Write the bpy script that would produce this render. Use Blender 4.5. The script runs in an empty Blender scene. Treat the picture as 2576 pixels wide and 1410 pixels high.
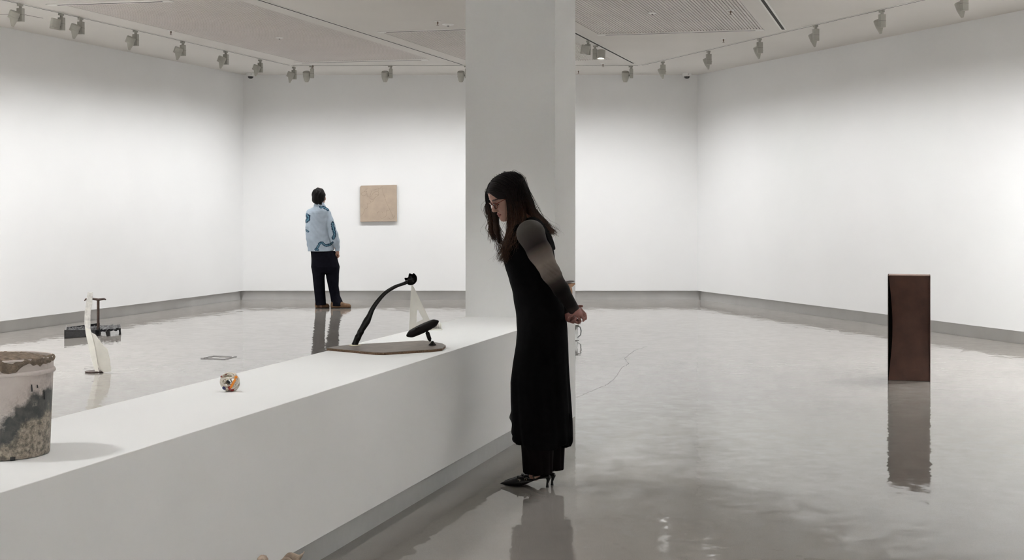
import bpy, math, random
import numpy as np
from mathutils import Vector, Matrix

random.seed(7)
rng = np.random.default_rng(7)
SC = bpy.context.scene
COL = SC.collection

# ------------------------------------------------------------------ camera
FPX, CX, HY, H = 3703.0, 1288.0, 521.0, 1.45      # focal length, axis and horizon of the photograph (px), eye height (m)
cam_d = bpy.data.cameras.new('camera')
cam_d.sensor_width = 36.0
cam_d.lens = FPX * 36.0 / 2576.0
cam_d.shift_y = (HY - 705.0) / 2576.0
cam_d.clip_start = 0.05
cam_d.clip_end = 200
cam = bpy.data.objects.new('camera', cam_d)
cam.location = (0, 0, H)
cam.rotation_euler = (math.pi / 2, 0, 0)
COL.objects.link(cam)
SC.camera = cam

# ------------------------------------------------------------------ world and exposure
w = bpy.data.worlds.new('world')
SC.world = w
w.use_nodes = True
w.node_tree.nodes['Background'].inputs[0].default_value = (1.0, 0.99, 0.97, 1)
w.node_tree.nodes['Background'].inputs[1].default_value = 0.05
SC.view_settings.view_transform = 'Standard'
SC.view_settings.look = 'None'
SC.view_settings.gamma = 1.0
SC.view_settings.exposure = 0.30
SC.view_settings.use_curve_mapping = False
SC.cycles.use_light_tree = False
SC.cycles.sample_clamp_indirect = 60.0
SC.cycles.max_bounces = 8
SC.cycles.transmission_bounces = 6
SC.cycles.transparent_max_bounces = 6
SC.cycles.caustics_refractive = False
WASH_W, SPOT_W = 66.0, 96.0                        # watts of a wall washer and of a plinth spotlight
LIGHT_COL = (0.988, 0.997, 1.0)

CEIL = 3.51
U = Vector((0.2609, 0.9654, 0))                    # direction of left wall, plinth and ceiling grid
N = Vector((0.9654, -0.2609, 0))
NS_ANG = math.atan2(N.y, N.x)

def P(x, y, D):
    return Vector(((x - CX) / FPX * D, D, H - (y - HY) / FPX * D))
def on_z(x, y, z):
    return P(x, y, FPX * (H - z) / (y - HY))
def ns(n, s, z=0.0):
    return N * n + U * s + Vector((0, 0, z))
def ns_of(p):
    return p.x * N.x + p.y * N.y, p.x * U.x + p.y * U.y

# ------------------------------------------------------------------ materials
MATS = {}
def mat(name, col, rough=0.5, metal=0.0, var=0.0, scale=20.0, bump=0.0, bscale=60.0, spec=0.5, attr=None, trans=0.0, ior=1.45, alpha=1.0, coat=0.0, sheen=0.0, col2=None):
    m = bpy.data.materials.new(name)
    m.use_nodes = True
    nt = m.node_tree
    b = nt.nodes['Principled BSDF']
    b.inputs['Roughness'].default_value = rough
    b.inputs['Metallic'].default_value = metal
    b.inputs['Specular IOR Level'].default_value = spec
    b.inputs['Transmission Weight'].default_value = trans
    b.inputs['IOR'].default_value = ior
    b.inputs['Alpha'].default_value = alpha
    b.inputs['Coat Weight'].default_value = coat
    b.inputs['Sheen Weight'].default_value = sheen
    tc = nt.nodes.new('ShaderNodeTexCoord')
    src = None
    if attr:
        a = nt.nodes.new('ShaderNodeAttribute')
        a.attribute_name = attr
        src = a.outputs['Color']
    no = nt.nodes.new('ShaderNodeTexNoise')
    no.inputs['Scale'].default_value = scale
    no.inputs['Detail'].default_value = 1 if var < 0.03 else 4
    nt.links.new(tc.outputs['Object'], no.inputs['Vector'])
    mix = nt.nodes.new('ShaderNodeMix')
    mix.data_type = 'RGBA'
    mr = nt.nodes.new('ShaderNodeMapRange')
    mr.inputs[1].default_value = 0.3
    mr.inputs[2].default_value = 0.7
    nt.links.new(no.outputs['Fac'], mr.inputs[0])
    nt.links.new(mr.outputs[0], mix.inputs['Factor'])
    c2 = col2 if col2 else tuple(max(0.0, c * (1 - var)) for c in col[:3])
    c1 = col[:3] if col2 else tuple(min(1.0, c * (1 + var)) for c in col[:3])
    if src is not None:
        hs = nt.nodes.new('ShaderNodeHueSaturation')
        hs.inputs['Value'].default_value = 1 - var
        nt.links.new(src, hs.inputs['Color'])
        nt.links.new(hs.outputs[0], mix.inputs['A'])
        nt.links.new(src, mix.inputs['B'])
    else:
        mix.inputs['A'].default_value = (*c2, 1)
        mix.inputs['B'].default_value = (*c1, 1)
    nt.links.new(mix.outputs['Result'], b.inputs['Base Color'])
    if bump > 0:
        n2 = nt.nodes.new('ShaderNodeTexNoise')
        n2.inputs['Scale'].default_value = bscale
        n2.inputs['Detail'].default_value = 3
        nt.links.new(tc.outputs['Object'], n2.inputs['Vector'])
        bp = nt.nodes.new('ShaderNodeBump')
        bp.inputs['Strength'].default_value = bump
        bp.inputs['Distance'].default_value = 0.01
        nt.links.new(n2.outputs['Fac'], bp.inputs['Height'])
        nt.links.new(bp.outputs[0], b.inputs['Normal'])
    MATS[name] = m
    return m

mat('wall_paint', (0.80, 0.802, 0.80), 0.75, var=0.01, scale=1.5, spec=0.25)
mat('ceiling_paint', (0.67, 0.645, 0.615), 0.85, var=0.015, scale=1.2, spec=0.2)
mat('slat', (0.66, 0.625, 0.60), 0.8, var=0.02, scale=2, spec=0.2)
mat('slat_back', (0.10, 0.095, 0.09), 0.9)
mat('column_paint', (0.76, 0.76, 0.75), 0.7, var=0.01, scale=1.5, spec=0.25)
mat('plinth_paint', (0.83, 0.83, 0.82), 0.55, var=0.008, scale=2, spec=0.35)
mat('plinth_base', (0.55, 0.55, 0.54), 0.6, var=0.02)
mat('recess_metal', (0.60, 0.595, 0.585), 0.45, var=0.05, scale=3)
mat('track_white', (0.74, 0.73, 0.70), 0.5, var=0.02)
mat('slot_dark', (0.03, 0.028, 0.025), 0.8)
mat('fixture', (0.40, 0.39, 0.35), 0.5, var=0.03, scale=30)
mat('fixture_dark', (0.20, 0.195, 0.18), 0.6)
mat('sprinkler_metal', (0.18, 0.13, 0.10), 0.4, metal=0.6)
mat('white_plastic', (0.78, 0.78, 0.76), 0.4)
mat('dome_black', (0.01, 0.01, 0.012), 0.08, coat=0.6)
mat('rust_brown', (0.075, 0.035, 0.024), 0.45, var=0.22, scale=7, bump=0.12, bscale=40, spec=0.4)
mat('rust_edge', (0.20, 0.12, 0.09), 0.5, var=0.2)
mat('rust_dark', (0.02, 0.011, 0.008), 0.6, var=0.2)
mat('black_plastic', (0.006, 0.0055, 0.005), 0.25, var=0.1, scale=40, spec=0.28)
mat('mirror_plastic', (0.008, 0.0065, 0.0055), 0.5, var=0.1, bump=0.05, bscale=200, spec=0.2)
mat('board_top', (0.17, 0.145, 0.125), 0.35, var=0.3, scale=22, bump=0.06, bscale=50)
mat('board_edge', (0.13, 0.075, 0.04), 0.8, var=0.5, scale=150, bump=0.6, bscale=160)
mat('glue_pad', (0.62, 0.58, 0.42), 0.6, var=0.1)
mat('milky_plastic', (0.72, 0.70, 0.64), 0.4, var=0.04, trans=0.08, ior=1.3)
mat('paper', (0.82, 0.80, 0.74), 0.6, var=0.03)
mat('white_sheet', (0.88, 0.865, 0.80), 0.5, var=0.05, scale=10, bump=0.05, bscale=25)
mat('worn_sheet', (0.74, 0.73, 0.70), 0.5, var=0.22, scale=35, bump=0.1, bscale=60)
mat('dark_brown', (0.045, 0.025, 0.018), 0.55, var=0.3, scale=40)
mat('black_gloss', (0.008, 0.008, 0.009), 0.12, var=0.2, bump=0.35, bscale=45, coat=0.5)
mat('crumple_gloss', (0.008, 0.008, 0.010), 0.16, var=0.2, bump=0.5, bscale=60, spec=0.35)
mat('rod_dark', (0.06, 0.055, 0.05), 0.4, metal=0.4)
mat('clay', (0.43, 0.345, 0.27), 0.75, var=0.07, scale=9, bump=0.12, bscale=30)
mat('clay_line', (0.19, 0.145, 0.11), 0.8)
mat('clay_edge', (0.36, 0.29, 0.22), 0.8, var=0.15, scale=40)
mat('cord_white', (0.72, 0.67, 0.58), 0.7, var=0.12, scale=200)
mat('cord_tan', (0.50, 0.40, 0.30), 0.7, var=0.15, scale=200)
mat('orange_plastic', (0.85, 0.28, 0.02), 0.35, var=0.1)
mat('red_plastic', (0.30, 0.03, 0.02), 0.4, var=0.15)
mat('navy_plastic', (0.02, 0.02, 0.10), 0.35, var=0.1)
mat('black_bit', (0.012, 0.012, 0.012), 0.4)
mat('cement', (0.20, 0.155, 0.115), 0.95, var=0.35, scale=45, bump=0.9, bscale=110)
mat('rough_cast', (0.44, 0.345, 0.27), 0.85, var=0.3, scale=45, bump=0.8, bscale=70)
mat('clear_plastic', (0.95, 0.96, 0.95), 0.05, trans=1.0, ior=1.3)
mat('clear_grey', (0.35, 0.36, 0.36), 0.2, trans=0.5, ior=1.3)
mat('grey_soft', (0.34, 0.34, 0.33), 0.5, var=0.1)
mat('wood_brown', (0.34, 0.14, 0.035), 0.5, var=0.35, scale=30)
mat('black_fabric', (0.0035, 0.0033, 0.0035), 0.9, var=0.2, scale=30, bump=0.25, bscale=35, spec=0.06)
mat('black_sheer', (0.012, 0.012, 0.013), 0.8, spec=0.2, alpha=0.72)
mat('dark_velvet', (0.006, 0.004, 0.004), 0.85, var=0.2, spec=0.08)
mat('navy_trouser', (0.006, 0.006, 0.010), 0.85, var=0.2, bump=0.2, bscale=20, spec=0.06)
mat('shoe_black', (0.006, 0.0055, 0.005), 0.3, var=0.1, spec=0.3)
mat('buckle_metal', (0.7, 0.65, 0.5), 0.2, metal=1.0)
mat('shoe_tan', (0.16, 0.085, 0.04), 0.6, var=0.25, scale=30)
mat('shoe_sole', (0.03, 0.02, 0.015), 0.7)
mat('skin', (0.5, 0.3, 0.24), 0.5, var=0.08, scale=60, attr='Col', spec=0.35)
mat('sleeve', (0.2, 0.2, 0.2), 0.7, var=0.06, scale=60, attr='Col', spec=0.15)
mat('shirt', (0.4, 0.5, 0.6), 0.85, var=0.1, scale=12, attr='Col', spec=0.2, bump=0.5, bscale=14)
mat('hair_dark', (0.014, 0.009, 0.007), 0.45, var=0.35, scale=60, attr='Col', spec=0.16)
mat('hair_black', (0.006, 0.005, 0.0045), 0.55, var=0.3, scale=60, bump=0.5, bscale=60, spec=0.15)
mat('glasses_red', (0.14, 0.028, 0.014), 0.25, var=0.3, scale=120)
mat('lens_clear', (1, 1, 1), 0.02, trans=1.0, ior=1.05, spec=0.5)
mat('crack', (0.10, 0.095, 0.09), 0.8)

def lens_mat():
    m = bpy.data.materials.new('lamp_lens')
    m.use_nodes = True
    b = m.node_tree.nodes['Principled BSDF']
    b.inputs['Base Color'].default_value = (0.9, 0.9, 0.88, 1)
    b.inputs['Emission Color'].default_value = (1, 0.98, 0.95, 1)
    b.inputs['Emission Strength'].default_value = 1.6
    MATS['lamp_lens'] = m
lens_mat()

def floor_mat():
    m = bpy.data.materials.new('polished_concrete')
    m.use_nodes = True
    nt = m.node_tree
    L = nt.links.new
    b = nt.nodes['Principled BSDF']
    tc = nt.nodes.new('ShaderNodeTexCoord')
    def noise(scale, detail=5, mapscale=(1, 1, 1), rough=0.5):
        mp = nt.nodes.new('ShaderNodeMapping')
        mp.inputs['Scale'].default_value = mapscale
        L(tc.outputs['Object'], mp.inputs[0])
        n = nt.nodes.new('ShaderNodeTexNoise')
        n.inputs['Scale'].default_value = scale
        n.inputs['Detail'].default_value = detail
        n.inputs['Roughness'].default_value = rough
        L(mp.outputs[0], n.inputs['Vector'])
        return n.outputs['Fac']
    big = noise(0.9, 3)
    fine = noise(14, 2)
    r1 = nt.nodes.new('ShaderNodeValToRGB')
    r1.color_ramp.elements[0].position = 0.32
    r1.color_ramp.elements[0].color = (0.295, 0.272, 0.246, 1)
    r1.color_ramp.elements[1].position = 0.70
    r1.color_ramp.elements[1].color = (0.34, 0.316, 0.288, 1)
    L(big, r1.inputs[0])
    mx = nt.nodes.new('ShaderNodeMix')
    mx.data_type = 'RGBA'
    mx.blend_type = 'MULTIPLY'
    mx.inputs['Factor'].default_value = 0.15
    r2 = nt.nodes.new('ShaderNodeValToRGB')
    r2.color_ramp.elements[0].position = 0.3
    r2.color_ramp.elements[0].color = (0.75, 0.74, 0.73, 1)
    r2.color_ramp.elements[1].position = 0.65
    L(fine, r2.inputs[0])
    L(r1.outputs[0], mx.inputs['A'])
    L(r2.outputs[0], mx.inputs['B'])
    # fine aggregate speckle of the ground concrete
    sp = nt.nodes.new('ShaderNodeMapRange')
    sp.inputs[1].default_value = 0.38
    sp.inputs[2].default_value = 0.62
    sp.inputs[3].default_value = 0.45
    sp.inputs[4].default_value = 1.45
    L(noise(700, 0), sp.inputs[0])
    mv = nt.nodes.new('ShaderNodeVectorMath')
    mv.operation = 'SCALE'
    L(mx.outputs['Result'], mv.inputs[0])
    L(sp.outputs[0], mv.inputs['Scale'])
    L(mv.outputs[0], b.inputs['Base Color'])
    rr = nt.nodes.new('ShaderNodeMapRange')
    rr.inputs[1].default_value = 0.3
    rr.inputs[2].default_value = 0.7
    rr.inputs[3].default_value = 0.035
    rr.inputs[4].default_value = 0.07
    L(big, rr.inputs[0])
    L(rr.outputs[0], b.inputs['Roughness'])
    b.inputs['IOR'].default_value = 1.5
    # gentle trowelled unevenness: tilt of the surface, independent of viewing distance
    def tilt(scale, amp, ms=(1, 1, 1)):
        mp = nt.nodes.new('ShaderNodeMapping')
        mp.inputs['Scale'].default_value = ms
        L(tc.outputs['Object'], mp.inputs[0])
        n = nt.nodes.new('ShaderNodeTexNoise')
        n.inputs['Scale'].default_value = scale
        n.inputs['Detail'].default_value = 1
        L(mp.outputs[0], n.inputs['Vector'])
        v = nt.nodes.new('ShaderNodeVectorMath')
        v.operation = 'MULTIPLY_ADD'
        v.inputs[1].default_value = (amp, amp, 0)
        v.inputs[2].default_value = (-amp / 2, -amp / 2, 0)
        L(n.outputs['Color'], v.inputs[0])
        return v.outputs[0]
    geo = nt.nodes.new('ShaderNodeNewGeometry')
    cur = geo.outputs['Normal']
    for sc_, am in ((2.0, 0.012), (9.0, 0.040), (24.0, 0.022)):
        ad = nt.nodes.new('ShaderNodeVectorMath')
        ad.operation = 'ADD'
        L(cur, ad.inputs[0])
        L(tilt(sc_, am), ad.inputs[1])
        cur = ad.outputs[0]
    nn = nt.nodes.new('ShaderNodeVectorMath')
    nn.operation = 'NORMALIZE'
    L(cur, nn.inputs[0])
    L(nn.outputs[0], b.inputs['Normal'])
    MATS['polished_concrete'] = m
floor_mat()

def bucket_mat():
    m = bpy.data.materials.new('bucket_plastic')
    m.use_nodes = True
    nt = m.node_tree
    L = nt.links.new
    b = nt.nodes['Principled BSDF']
    b.inputs['Roughness'].default_value = 0.6
    tc = nt.nodes.new('ShaderNodeTexCoord')
    sep = nt.nodes.new('ShaderNodeSeparateXYZ')
    L(tc.outputs['Object'], sep.inputs[0])
    def noise(scale, detail=8, rough=0.6, ms=(1, 1, 1)):
        mp = nt.nodes.new('ShaderNodeMapping')
        mp.inputs['Scale'].default_value = ms
        L(tc.outputs['Object'], mp.inputs[0])
        n = nt.nodes.new('ShaderNodeTexNoise')
        n.inputs['Scale'].default_value = scale
        n.inputs['Detail'].default_value = detail
        n.inputs['Roughness'].default_value = rough
        L(mp.outputs[0], n.inputs['Vector'])
        return n.outputs['Fac']
    def math_(op, a, c, v=None):
        n = nt.nodes.new('ShaderNodeMath')
        n.operation = op
        for i, s in enumerate((a, c, v)):
            if s is None: continue
            if isinstance(s, (int, float)): n.inputs[i].default_value = s
            else: L(s, n.inputs[i])
        return n.outputs[0]
    def ramp(s, p0, p1):
        n = nt.nodes.new('ShaderNodeMapRange')
        n.inputs[1].default_value = p0
        n.inputs[2].default_value = p1
        L(s, n.inputs[0])
        return n.outputs[0]
    def mix(f, a, c):
        n = nt.nodes.new('ShaderNodeMix')
        n.data_type = 'RGBA'
        L(f, n.inputs['Factor'])
        for k, s in (('A', a), ('B', c)):
            if isinstance(s, tuple): n.inputs[k].default_value = (*s, 1)
            else: L(s, n.inputs[k])
        return n.outputs['Result']
    # diagonal wet-looking slurry stain climbing towards +x
    base = mix(ramp(noise(9), 0.35, 0.7), (0.50, 0.44, 0.41), (0.60, 0.545, 0.51))
    smear = ramp(noise(26, 8, 0.7, (1, 1, 0.5)), 0.60, 0.72)
    base = mix(math_('MULTIPLY', smear, 0.6), base, (0.30, 0.21, 0.18))
    line = math_('MULTIPLY_ADD', sep.outputs[0], 0.95, 0.055)          # stain height as a function of x
    nz = math_('MULTIPLY_ADD', noise(16, 8, 0.65), 0.14, -0.07)
    h = math_('SUBTRACT', math_('ADD', line, nz), sep.outputs[2])
    up = ramp(h, -0.012, 0.008)
    low = ramp(math_('ADD', h, math_('MULTIPLY_ADD', noise(24), 0.06, -0.03)), 0.055, 0.075)
    halo = ramp(h, -0.06, 0.0)
    base = mix(math_('MULTIPLY', math_('MULTIPLY', halo, ramp(noise(60, 8, 0.8), 0.42, 0.62)), 0.7), base, (0.16, 0.13, 0.11))
    dark = mix(ramp(noise(40), 0.4, 0.7), (0.045, 0.048, 0.048), (0.10, 0.098, 0.088))
    crust = mix(ramp(noise(55, 8, 0.75), 0.40, 0.60), (0.09, 0.08, 0.065), (0.40, 0.34, 0.27))
    c = mix(up, base, dark)
    c = mix(low, c, crust)
    L(c, b.inputs['Base Color'])
    bp = nt.nodes.new('ShaderNodeBump')
    bp.inputs['Strength'].default_value = 0.3
    bp.inputs['Distance'].default_value = 0.006
    L(noise(60), bp.inputs['Height'])
    L(bp.outputs[0], b.inputs['Normal'])
    MATS['bucket_plastic'] = m
bucket_mat()

# ------------------------------------------------------------------ mesh helpers
class MB:
    def __init__(self):
        self.v = []
        self.f = []
    def add(self, vs, fs):
        o = len(self.v)
        self.v += [tuple(p) for p in vs]
        self.f += [tuple(i + o for i in q) for q in fs]
        return self
    def box(self, c, size, R=None, top=1.0):
        sx, sy, sz = (s / 2 for s in size)
        vs = []
        for z, k in ((-sz, 1.0), (sz, top)):
            for x, y in ((-sx, -sy), (sx, -sy), (sx, sy), (-sx, sy)):
                p = Vector((x * k, y * k, z))
                if R is not None: p = R @ p
                vs.append(p + Vector(c))
        return self.add(vs, [(3, 2, 1, 0), (4, 5, 6, 7), (0, 1, 5, 4), (1, 2, 6, 5), (2, 3, 7, 6), (3, 0, 4, 7)])
    def tube(self, pts, radii, seg=10, cap=True, flat=None):
        pts = [Vector(p) for p in pts]
        if isinstance(radii, (int, float)): radii = [radii] * len(pts)
        vs, fs = [], []
        ref = None
        for i, p in enumerate(pts):
            t = (pts[min(i + 1, len(pts) - 1)] - pts[max(i - 1, 0)])
            if t.length < 1e-9: t = Vector((0, 0, 1))
            t.normalize()
            if ref is None:
                ref = Vector((0, 0, 1)) if abs(t.z) < 0.9 else Vector((1, 0, 0))
            a = (ref - t * ref.dot(t))
            if a.length < 1e-6: a = t.orthogonal()
            a.normalize()
            ref = a
            b = t.cross(a)
            kb = flat if flat else 1.0
            for k in range(seg):
                th = 2 * math.pi * k / seg
                vs.append(p + (a * math.cos(th) + b * math.sin(th) * kb) * radii[i])
        for i in range(len(pts) - 1):
            for k in range(seg):
                k2 = (k + 1) % seg
                fs.append((i * seg + k, i * seg + k2, (i + 1) * seg + k2, (i + 1) * seg + k))
        if cap:
            fs.append(tuple(reversed(range(seg))))
            fs.append(tuple((len(pts) - 1) * seg + k for k in range(seg)))
        return self.add(vs, fs)
    def loop(self, pts, r, seg=8):
        pts = [Vector(p) for p in pts]
        n = len(pts)
        vs, fs = [], []
        c = sum(pts, Vector()) / n
        for i, p in enumerate(pts):
            t = (pts[(i + 1) % n] - pts[i - 1]).normalized()
            a = (p - c)
            a = (a - t * a.dot(t)).normalized()
            b = t.cross(a)
            for k in range(seg):
                th = 2 * math.pi * k / seg
                vs.append(p + (a * math.cos(th) + b * math.sin(th)) * r)
        for i in range(n):
            j = (i + 1) % n
            for k in range(seg):
                k2 = (k + 1) % seg
                fs.append((i * seg + k, i * seg + k2, j * seg + k2, j * seg + k))
        return self.add(vs, fs)
    def lathe(self, prof, seg=48, c=(0, 0, 0), jitter=None):
        vs, fs = [], []
        for i, (r, z) in enumerate(prof):
            for k in range(seg):
                th = 2 * math.pi * k / seg
                rr, zz = (r, z) if jitter is None else jitter(i, th, r, z)
                vs.append((c[0] + rr * math.cos(th), c[1] + rr * math.sin(th), c[2] + zz))
        for i in range(len(prof) - 1):
            for k in range(seg):
                k2 = (k + 1) % seg
                fs.append((i * seg + k, i * seg + k2, (i + 1) * seg + k2, (i + 1) * seg + k))
        fs.append(tuple(reversed(range(seg))))
        fs.append(tuple((len(prof) - 1) * seg + k for k in range(seg)))
        return self.add(vs, fs)
    def prism(self, poly, off):
        n = len(poly)
        off = Vector(off)
        a = [Vector(p) for p in poly]
        vs = a + [p + off for p in a]
        fs = [tuple(reversed(range(n))), tuple(range(n, 2 * n))]
        for i in range(n):
            j = (i + 1) % n
            fs.append((i, j, n + j, n + i))
        return self.add(vs, fs)
    def build(self, name, m, parent=None, smooth=False, kind=None, loc=None, bevel=0.0, angle=None):
        me = bpy.data.meshes.new(name)
        vs = self.v
        if loc is not None:
            vs = [(p[0] - loc[0], p[1] - loc[1], p[2] - loc[2]) for p in vs]
        me.from_pydata(vs, [], self.f)
        me.validate()
        me.update()
        return mkobj(name, me, m, parent, smooth, kind, loc, bevel, angle)

def mkobj(name, me, m, parent=None, smooth=False, kind=None, loc=None, bevel=0.0, angle=None):
    if m: me.materials.append(MATS[m])
    import bmesh
    bm = bmesh.new()
    bm.from_mesh(me)
    bmesh.ops.recalc_face_normals(bm, faces=bm.faces[:])
    bm.to_mesh(me)
    bm.free()
    if smooth: me.polygons.foreach_set('use_smooth', [True] * len(me.polygons))
    if angle is not None: me.set_sharp_from_angle(angle=math.radians(angle))
    o = bpy.data.objects.new(name, me)
    COL.objects.link(o)
    if loc is not None: o.location = loc
    if parent is not None: o.parent = parent
    if kind: o['kind'] = kind
    if bevel > 0:
        md = o.modifiers.new('bevel', 'BEVEL')
        md.width = bevel
        md.segments = 2
        md.limit_method = 'ANGLE'
    return o

def tag(o, label, cat, group=None):
    o['label'] = label
    o['category'] = cat
    if group: o['group'] = group
    return o
def thing(name, label, cat, loc=(0, 0, 0), rotz=0.0, group=None):
    o = bpy.data.objects.new(name, None)
    COL.objects.link(o)
    o.empty_display_size = 0.1
    o.location = loc
    o.rotation_euler = (0, 0, rotz)
    return tag(o, label, cat, group)
def part(mb, name, m, root, smooth=False, **k):
    """a part given in world coordinates, parented to an un-rotated root"""
    o = mb.build(name, m, None, smooth, **k)
    base = root.location.copy()
    r = root.parent
    while r is not None:
        base += r.location
        r = r.parent
    o.location = o.location - base
    if o.location.length > 0 and k.get('loc') is None:
        for v in o.data.vertices: v.co += o.location
        o.location = (0, 0, 0)
    o.parent = root
    return o

def smooth_path(g, per=6):
    g = [np.array(q, float) for q in g]
    out = []
    for i in range(len(g) - 1):
        p0_, p1_, p2_, p3_ = g[max(i - 1, 0)], g[i], g[i + 1], g[min(i + 2, len(g) - 1)]
        for k in range(per):
            f_ = k / per
            out.append(.5 * (2 * p1_ + (-p0_ + p2_) * f_ + (2 * p0_ - 5 * p1_ + 4 * p2_ - p3_) * f_ ** 2 + (-p0_ + 3 * p1_ - 3 * p2_ + p3_) * f_ ** 3))
    out.append(g[-1])
    return out

# ------------------------------------------------------------------ implicit surfaces (smooth unions meshed with surface nets)
class Field:
    def __init__(self, lo, hi, h):
        self.lo = np.array(lo, float)
        self.h = h
        self.n = np.ceil((np.array(hi, float) - self.lo) / h).astype(int) + 1
        self.F = np.full(self.n, 5.0, np.float32)
        self.ax = [(self.lo[i] + h * np.arange(self.n[i])).astype(np.float32) for i in range(3)]
    def _sub(self, lo, hi):
        a = np.maximum(np.floor((np.array(lo) - self.lo) / self.h).astype(int), 0)
        b = np.minimum(np.ceil((np.array(hi) - self.lo) / self.h).astype(int) + 1, self.n)
        return tuple(slice(a[i], max(a[i], b[i])) for i in range(3))
    def apply(self, lo, hi, fn, k, op='u'):
        m = k + 3 * self.h
        s = self._sub(np.array(lo) - m, np.array(hi) + m)
        x = self.ax[0][s[0]][:, None, None]
        y = self.ax[1][s[1]][None, :, None]
        z = self.ax[2][s[2]][None, None, :]
        if x.size == 0 or y.size == 0 or z.size == 0: return
        d = fn(x, y, z)
        F = self.F[s]
        if op == 'u':
            hh = np.maximum(k - np.abs(F - d), 0) / k if k > 0 else 0
            self.F[s] = np.minimum(F, d) - hh * hh * k * 0.25
        else:
            d = -d
            hh = np.maximum(k - np.abs(F - d), 0) / k if k > 0 else 0
            self.F[s] = np.maximum(F, d) + hh * hh * k * 0.25
    def cone(self, p, q, r1, r2, k=0.02, op='u'):
        p, q = np.array(p, float), np.array(q, float)
        rm = max(r1, r2)
        ba = q - p
        L2 = float(ba @ ba) + 1e-12
        def fn(x, y, z):
            t = np.clip(((x - p[0]) * ba[0] + (y - p[1]) * ba[1] + (z - p[2]) * ba[2]) / L2, 0, 1)
            return np.sqrt((x - p[0] - ba[0] * t) ** 2 + (y - p[1] - ba[1] * t) ** 2 + (z - p[2] - ba[2] * t) ** 2) - (r1 + (r2 - r1) * t)
        self.apply(np.minimum(p, q) - rm, np.maximum(p, q) + rm, fn, k, op)
    def chain(self, pts, rs, k=0.02):
        for i in range(len(pts) - 1): self.cone(pts[i], pts[i + 1], rs[i], rs[i + 1], k)
    def ell(self, c, r, R=None, k=0.02, op='u'):
        c = np.array(c, float)
        r = np.array(r, float)
        R = np.eye(3) if R is None else np.array(R)
        rm = r.max()
        def fn(x, y, z):
            dx, dy, dz = x - c[0], y - c[1], z - c[2]
            q = [(dx * R[0, i] + dy * R[1, i] + dz * R[2, i]) for i in range(3)]
            k0 = np.sqrt(sum((q[i] / r[i]) ** 2 for i in range(3)))
            k1 = np.sqrt(sum((q[i] / r[i] ** 2) ** 2 for i in range(3))) + 1e-9
            return k0 * (k0 - 1.0) / k1
        self.apply(c - rm, c + rm, fn, k, op)
    def loft(self, rows, e1, e2, k=0.02, ripple=None, power=2.0):
        """rows: (z, c1, c2, a, b): centre and half axes along the horizontal unit vectors e1, e2"""
        A = np.array(sorted(rows), float)
        zz = A[:, 0]
        ext = (np.abs(A[:, 1]) + A[:, 3]).max() + (np.abs(A[:, 2]) + A[:, 4]).max()
        cx = A[:, 1] * e1[0] + A[:, 2] * e2[0]
        cy = A[:, 1] * e1[1] + A[:, 2] * e2[1]
        rr = max(A[:, 3].max(), A[:, 4].max())
        def sm(z, col):
            return np.interp(z, zz, A[:, col]).astype(np.float32)
        def fn(x, y, z):
            zc = np.clip(z, zz[0], zz[-1])
            c1, c2, a, b = (sm(zc, i) for i in (1, 2, 3, 4))
            p1 = x * e1[0] + y * e1[1] - c1
            p2 = x * e2[0] + y * e2[1] - c2
            kk = (np.abs(p1 / a) ** power + np.abs(p2 / b) ** power) ** (1.0 / power)
            if ripple is not None:
                kk = kk / (1 + ripple(np.arctan2(p2 / b, p1 / a), z))
            d = (kk - 1) * np.minimum(a, b)
            dz = np.abs(z - zc)
            return np.where(dz > 0, np.sqrt(np.maximum(d, 0) ** 2 + dz ** 2) + np.minimum(d, 0) * 0, d) if True else d
        self.apply((cx.min() - rr, cy.min() - rr, zz[0]), (cx.max() + rr, cy.max() + rr, zz[-1]), fn, k)
    def cut(self, fn):
        d = fn(self.ax[0][:, None, None], self.ax[1][None, :, None], self.ax[2][None, None, :])
        self.F = np.maximum(self.F, d).astype(np.float32)
    def mesh(self, name):
        F = self.F
        S = F < 0
        nx, ny, nz = F.shape
        cnt = np.zeros((nx - 1, ny - 1, nz - 1), np.uint8)
        for i in (0, 1):
            for j in (0, 1):
                for k in (0, 1):
                    cnt += S[i:nx - 1 + i, j:ny - 1 + j, k:nz - 1 + k]
        mask = (cnt > 0) & (cnt < 8)
        I, J, K = np.nonzero(mask)
        ids = np.full(mask.shape, -1, np.int32)
        ids[I, J, K] = np.arange(len(I))
        acc = np.zeros((len(I), 3))
        num = np.zeros(len(I))
        cor = [(i, j, k) for i in (0, 1) for j in (0, 1) for k in (0, 1)]
        val = {c: F[I + c[0], J + c[1], K + c[2]] for c in cor}
        for a in cor:
            for ax in range(3):
                if a[ax] == 0:
                    b = list(a)
                    b[ax] = 1
                    va, vb = val[a], val[tuple(b)]
                    cr = (va < 0) != (vb < 0)
                    t = np.where(cr, va / np.where(cr, va - vb, 1), 0)
                    for q in range(3):
                        acc[:, q] += np.where(cr, a[q] + (t if q == ax else 0), 0)
                    num += cr
        V = (np.stack([I, J, K], 1) + acc / num[:, None]) * self.h + self.lo
        faces = []
        for ax in range(3):
            sl0 = [slice(1, -1)] * 3
            sl1 = [slice(1, -1)] * 3
            sl0[ax] = slice(0, -1)
            sl1[ax] = slice(1, None)
            a, b = S[tuple(sl0)], S[tuple(sl1)]
            e = np.argwhere(a != b)
            off = np.ones(3, int)
            off[ax] = 0
            e2 = e + off
            fl = a[tuple(e.T)]
            o1, o2 = (ax + 1) % 3, (ax + 2) % 3
            def cid(d1, d2):
                q = e2.copy()
                q[:, o1] -= d1
                q[:, o2] -= d2
                return ids[q[:, 0], q[:, 1], q[:, 2]]
            q = np.stack([cid(1, 1), cid(0, 1), cid(0, 0), cid(1, 0)], 1)
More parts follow.
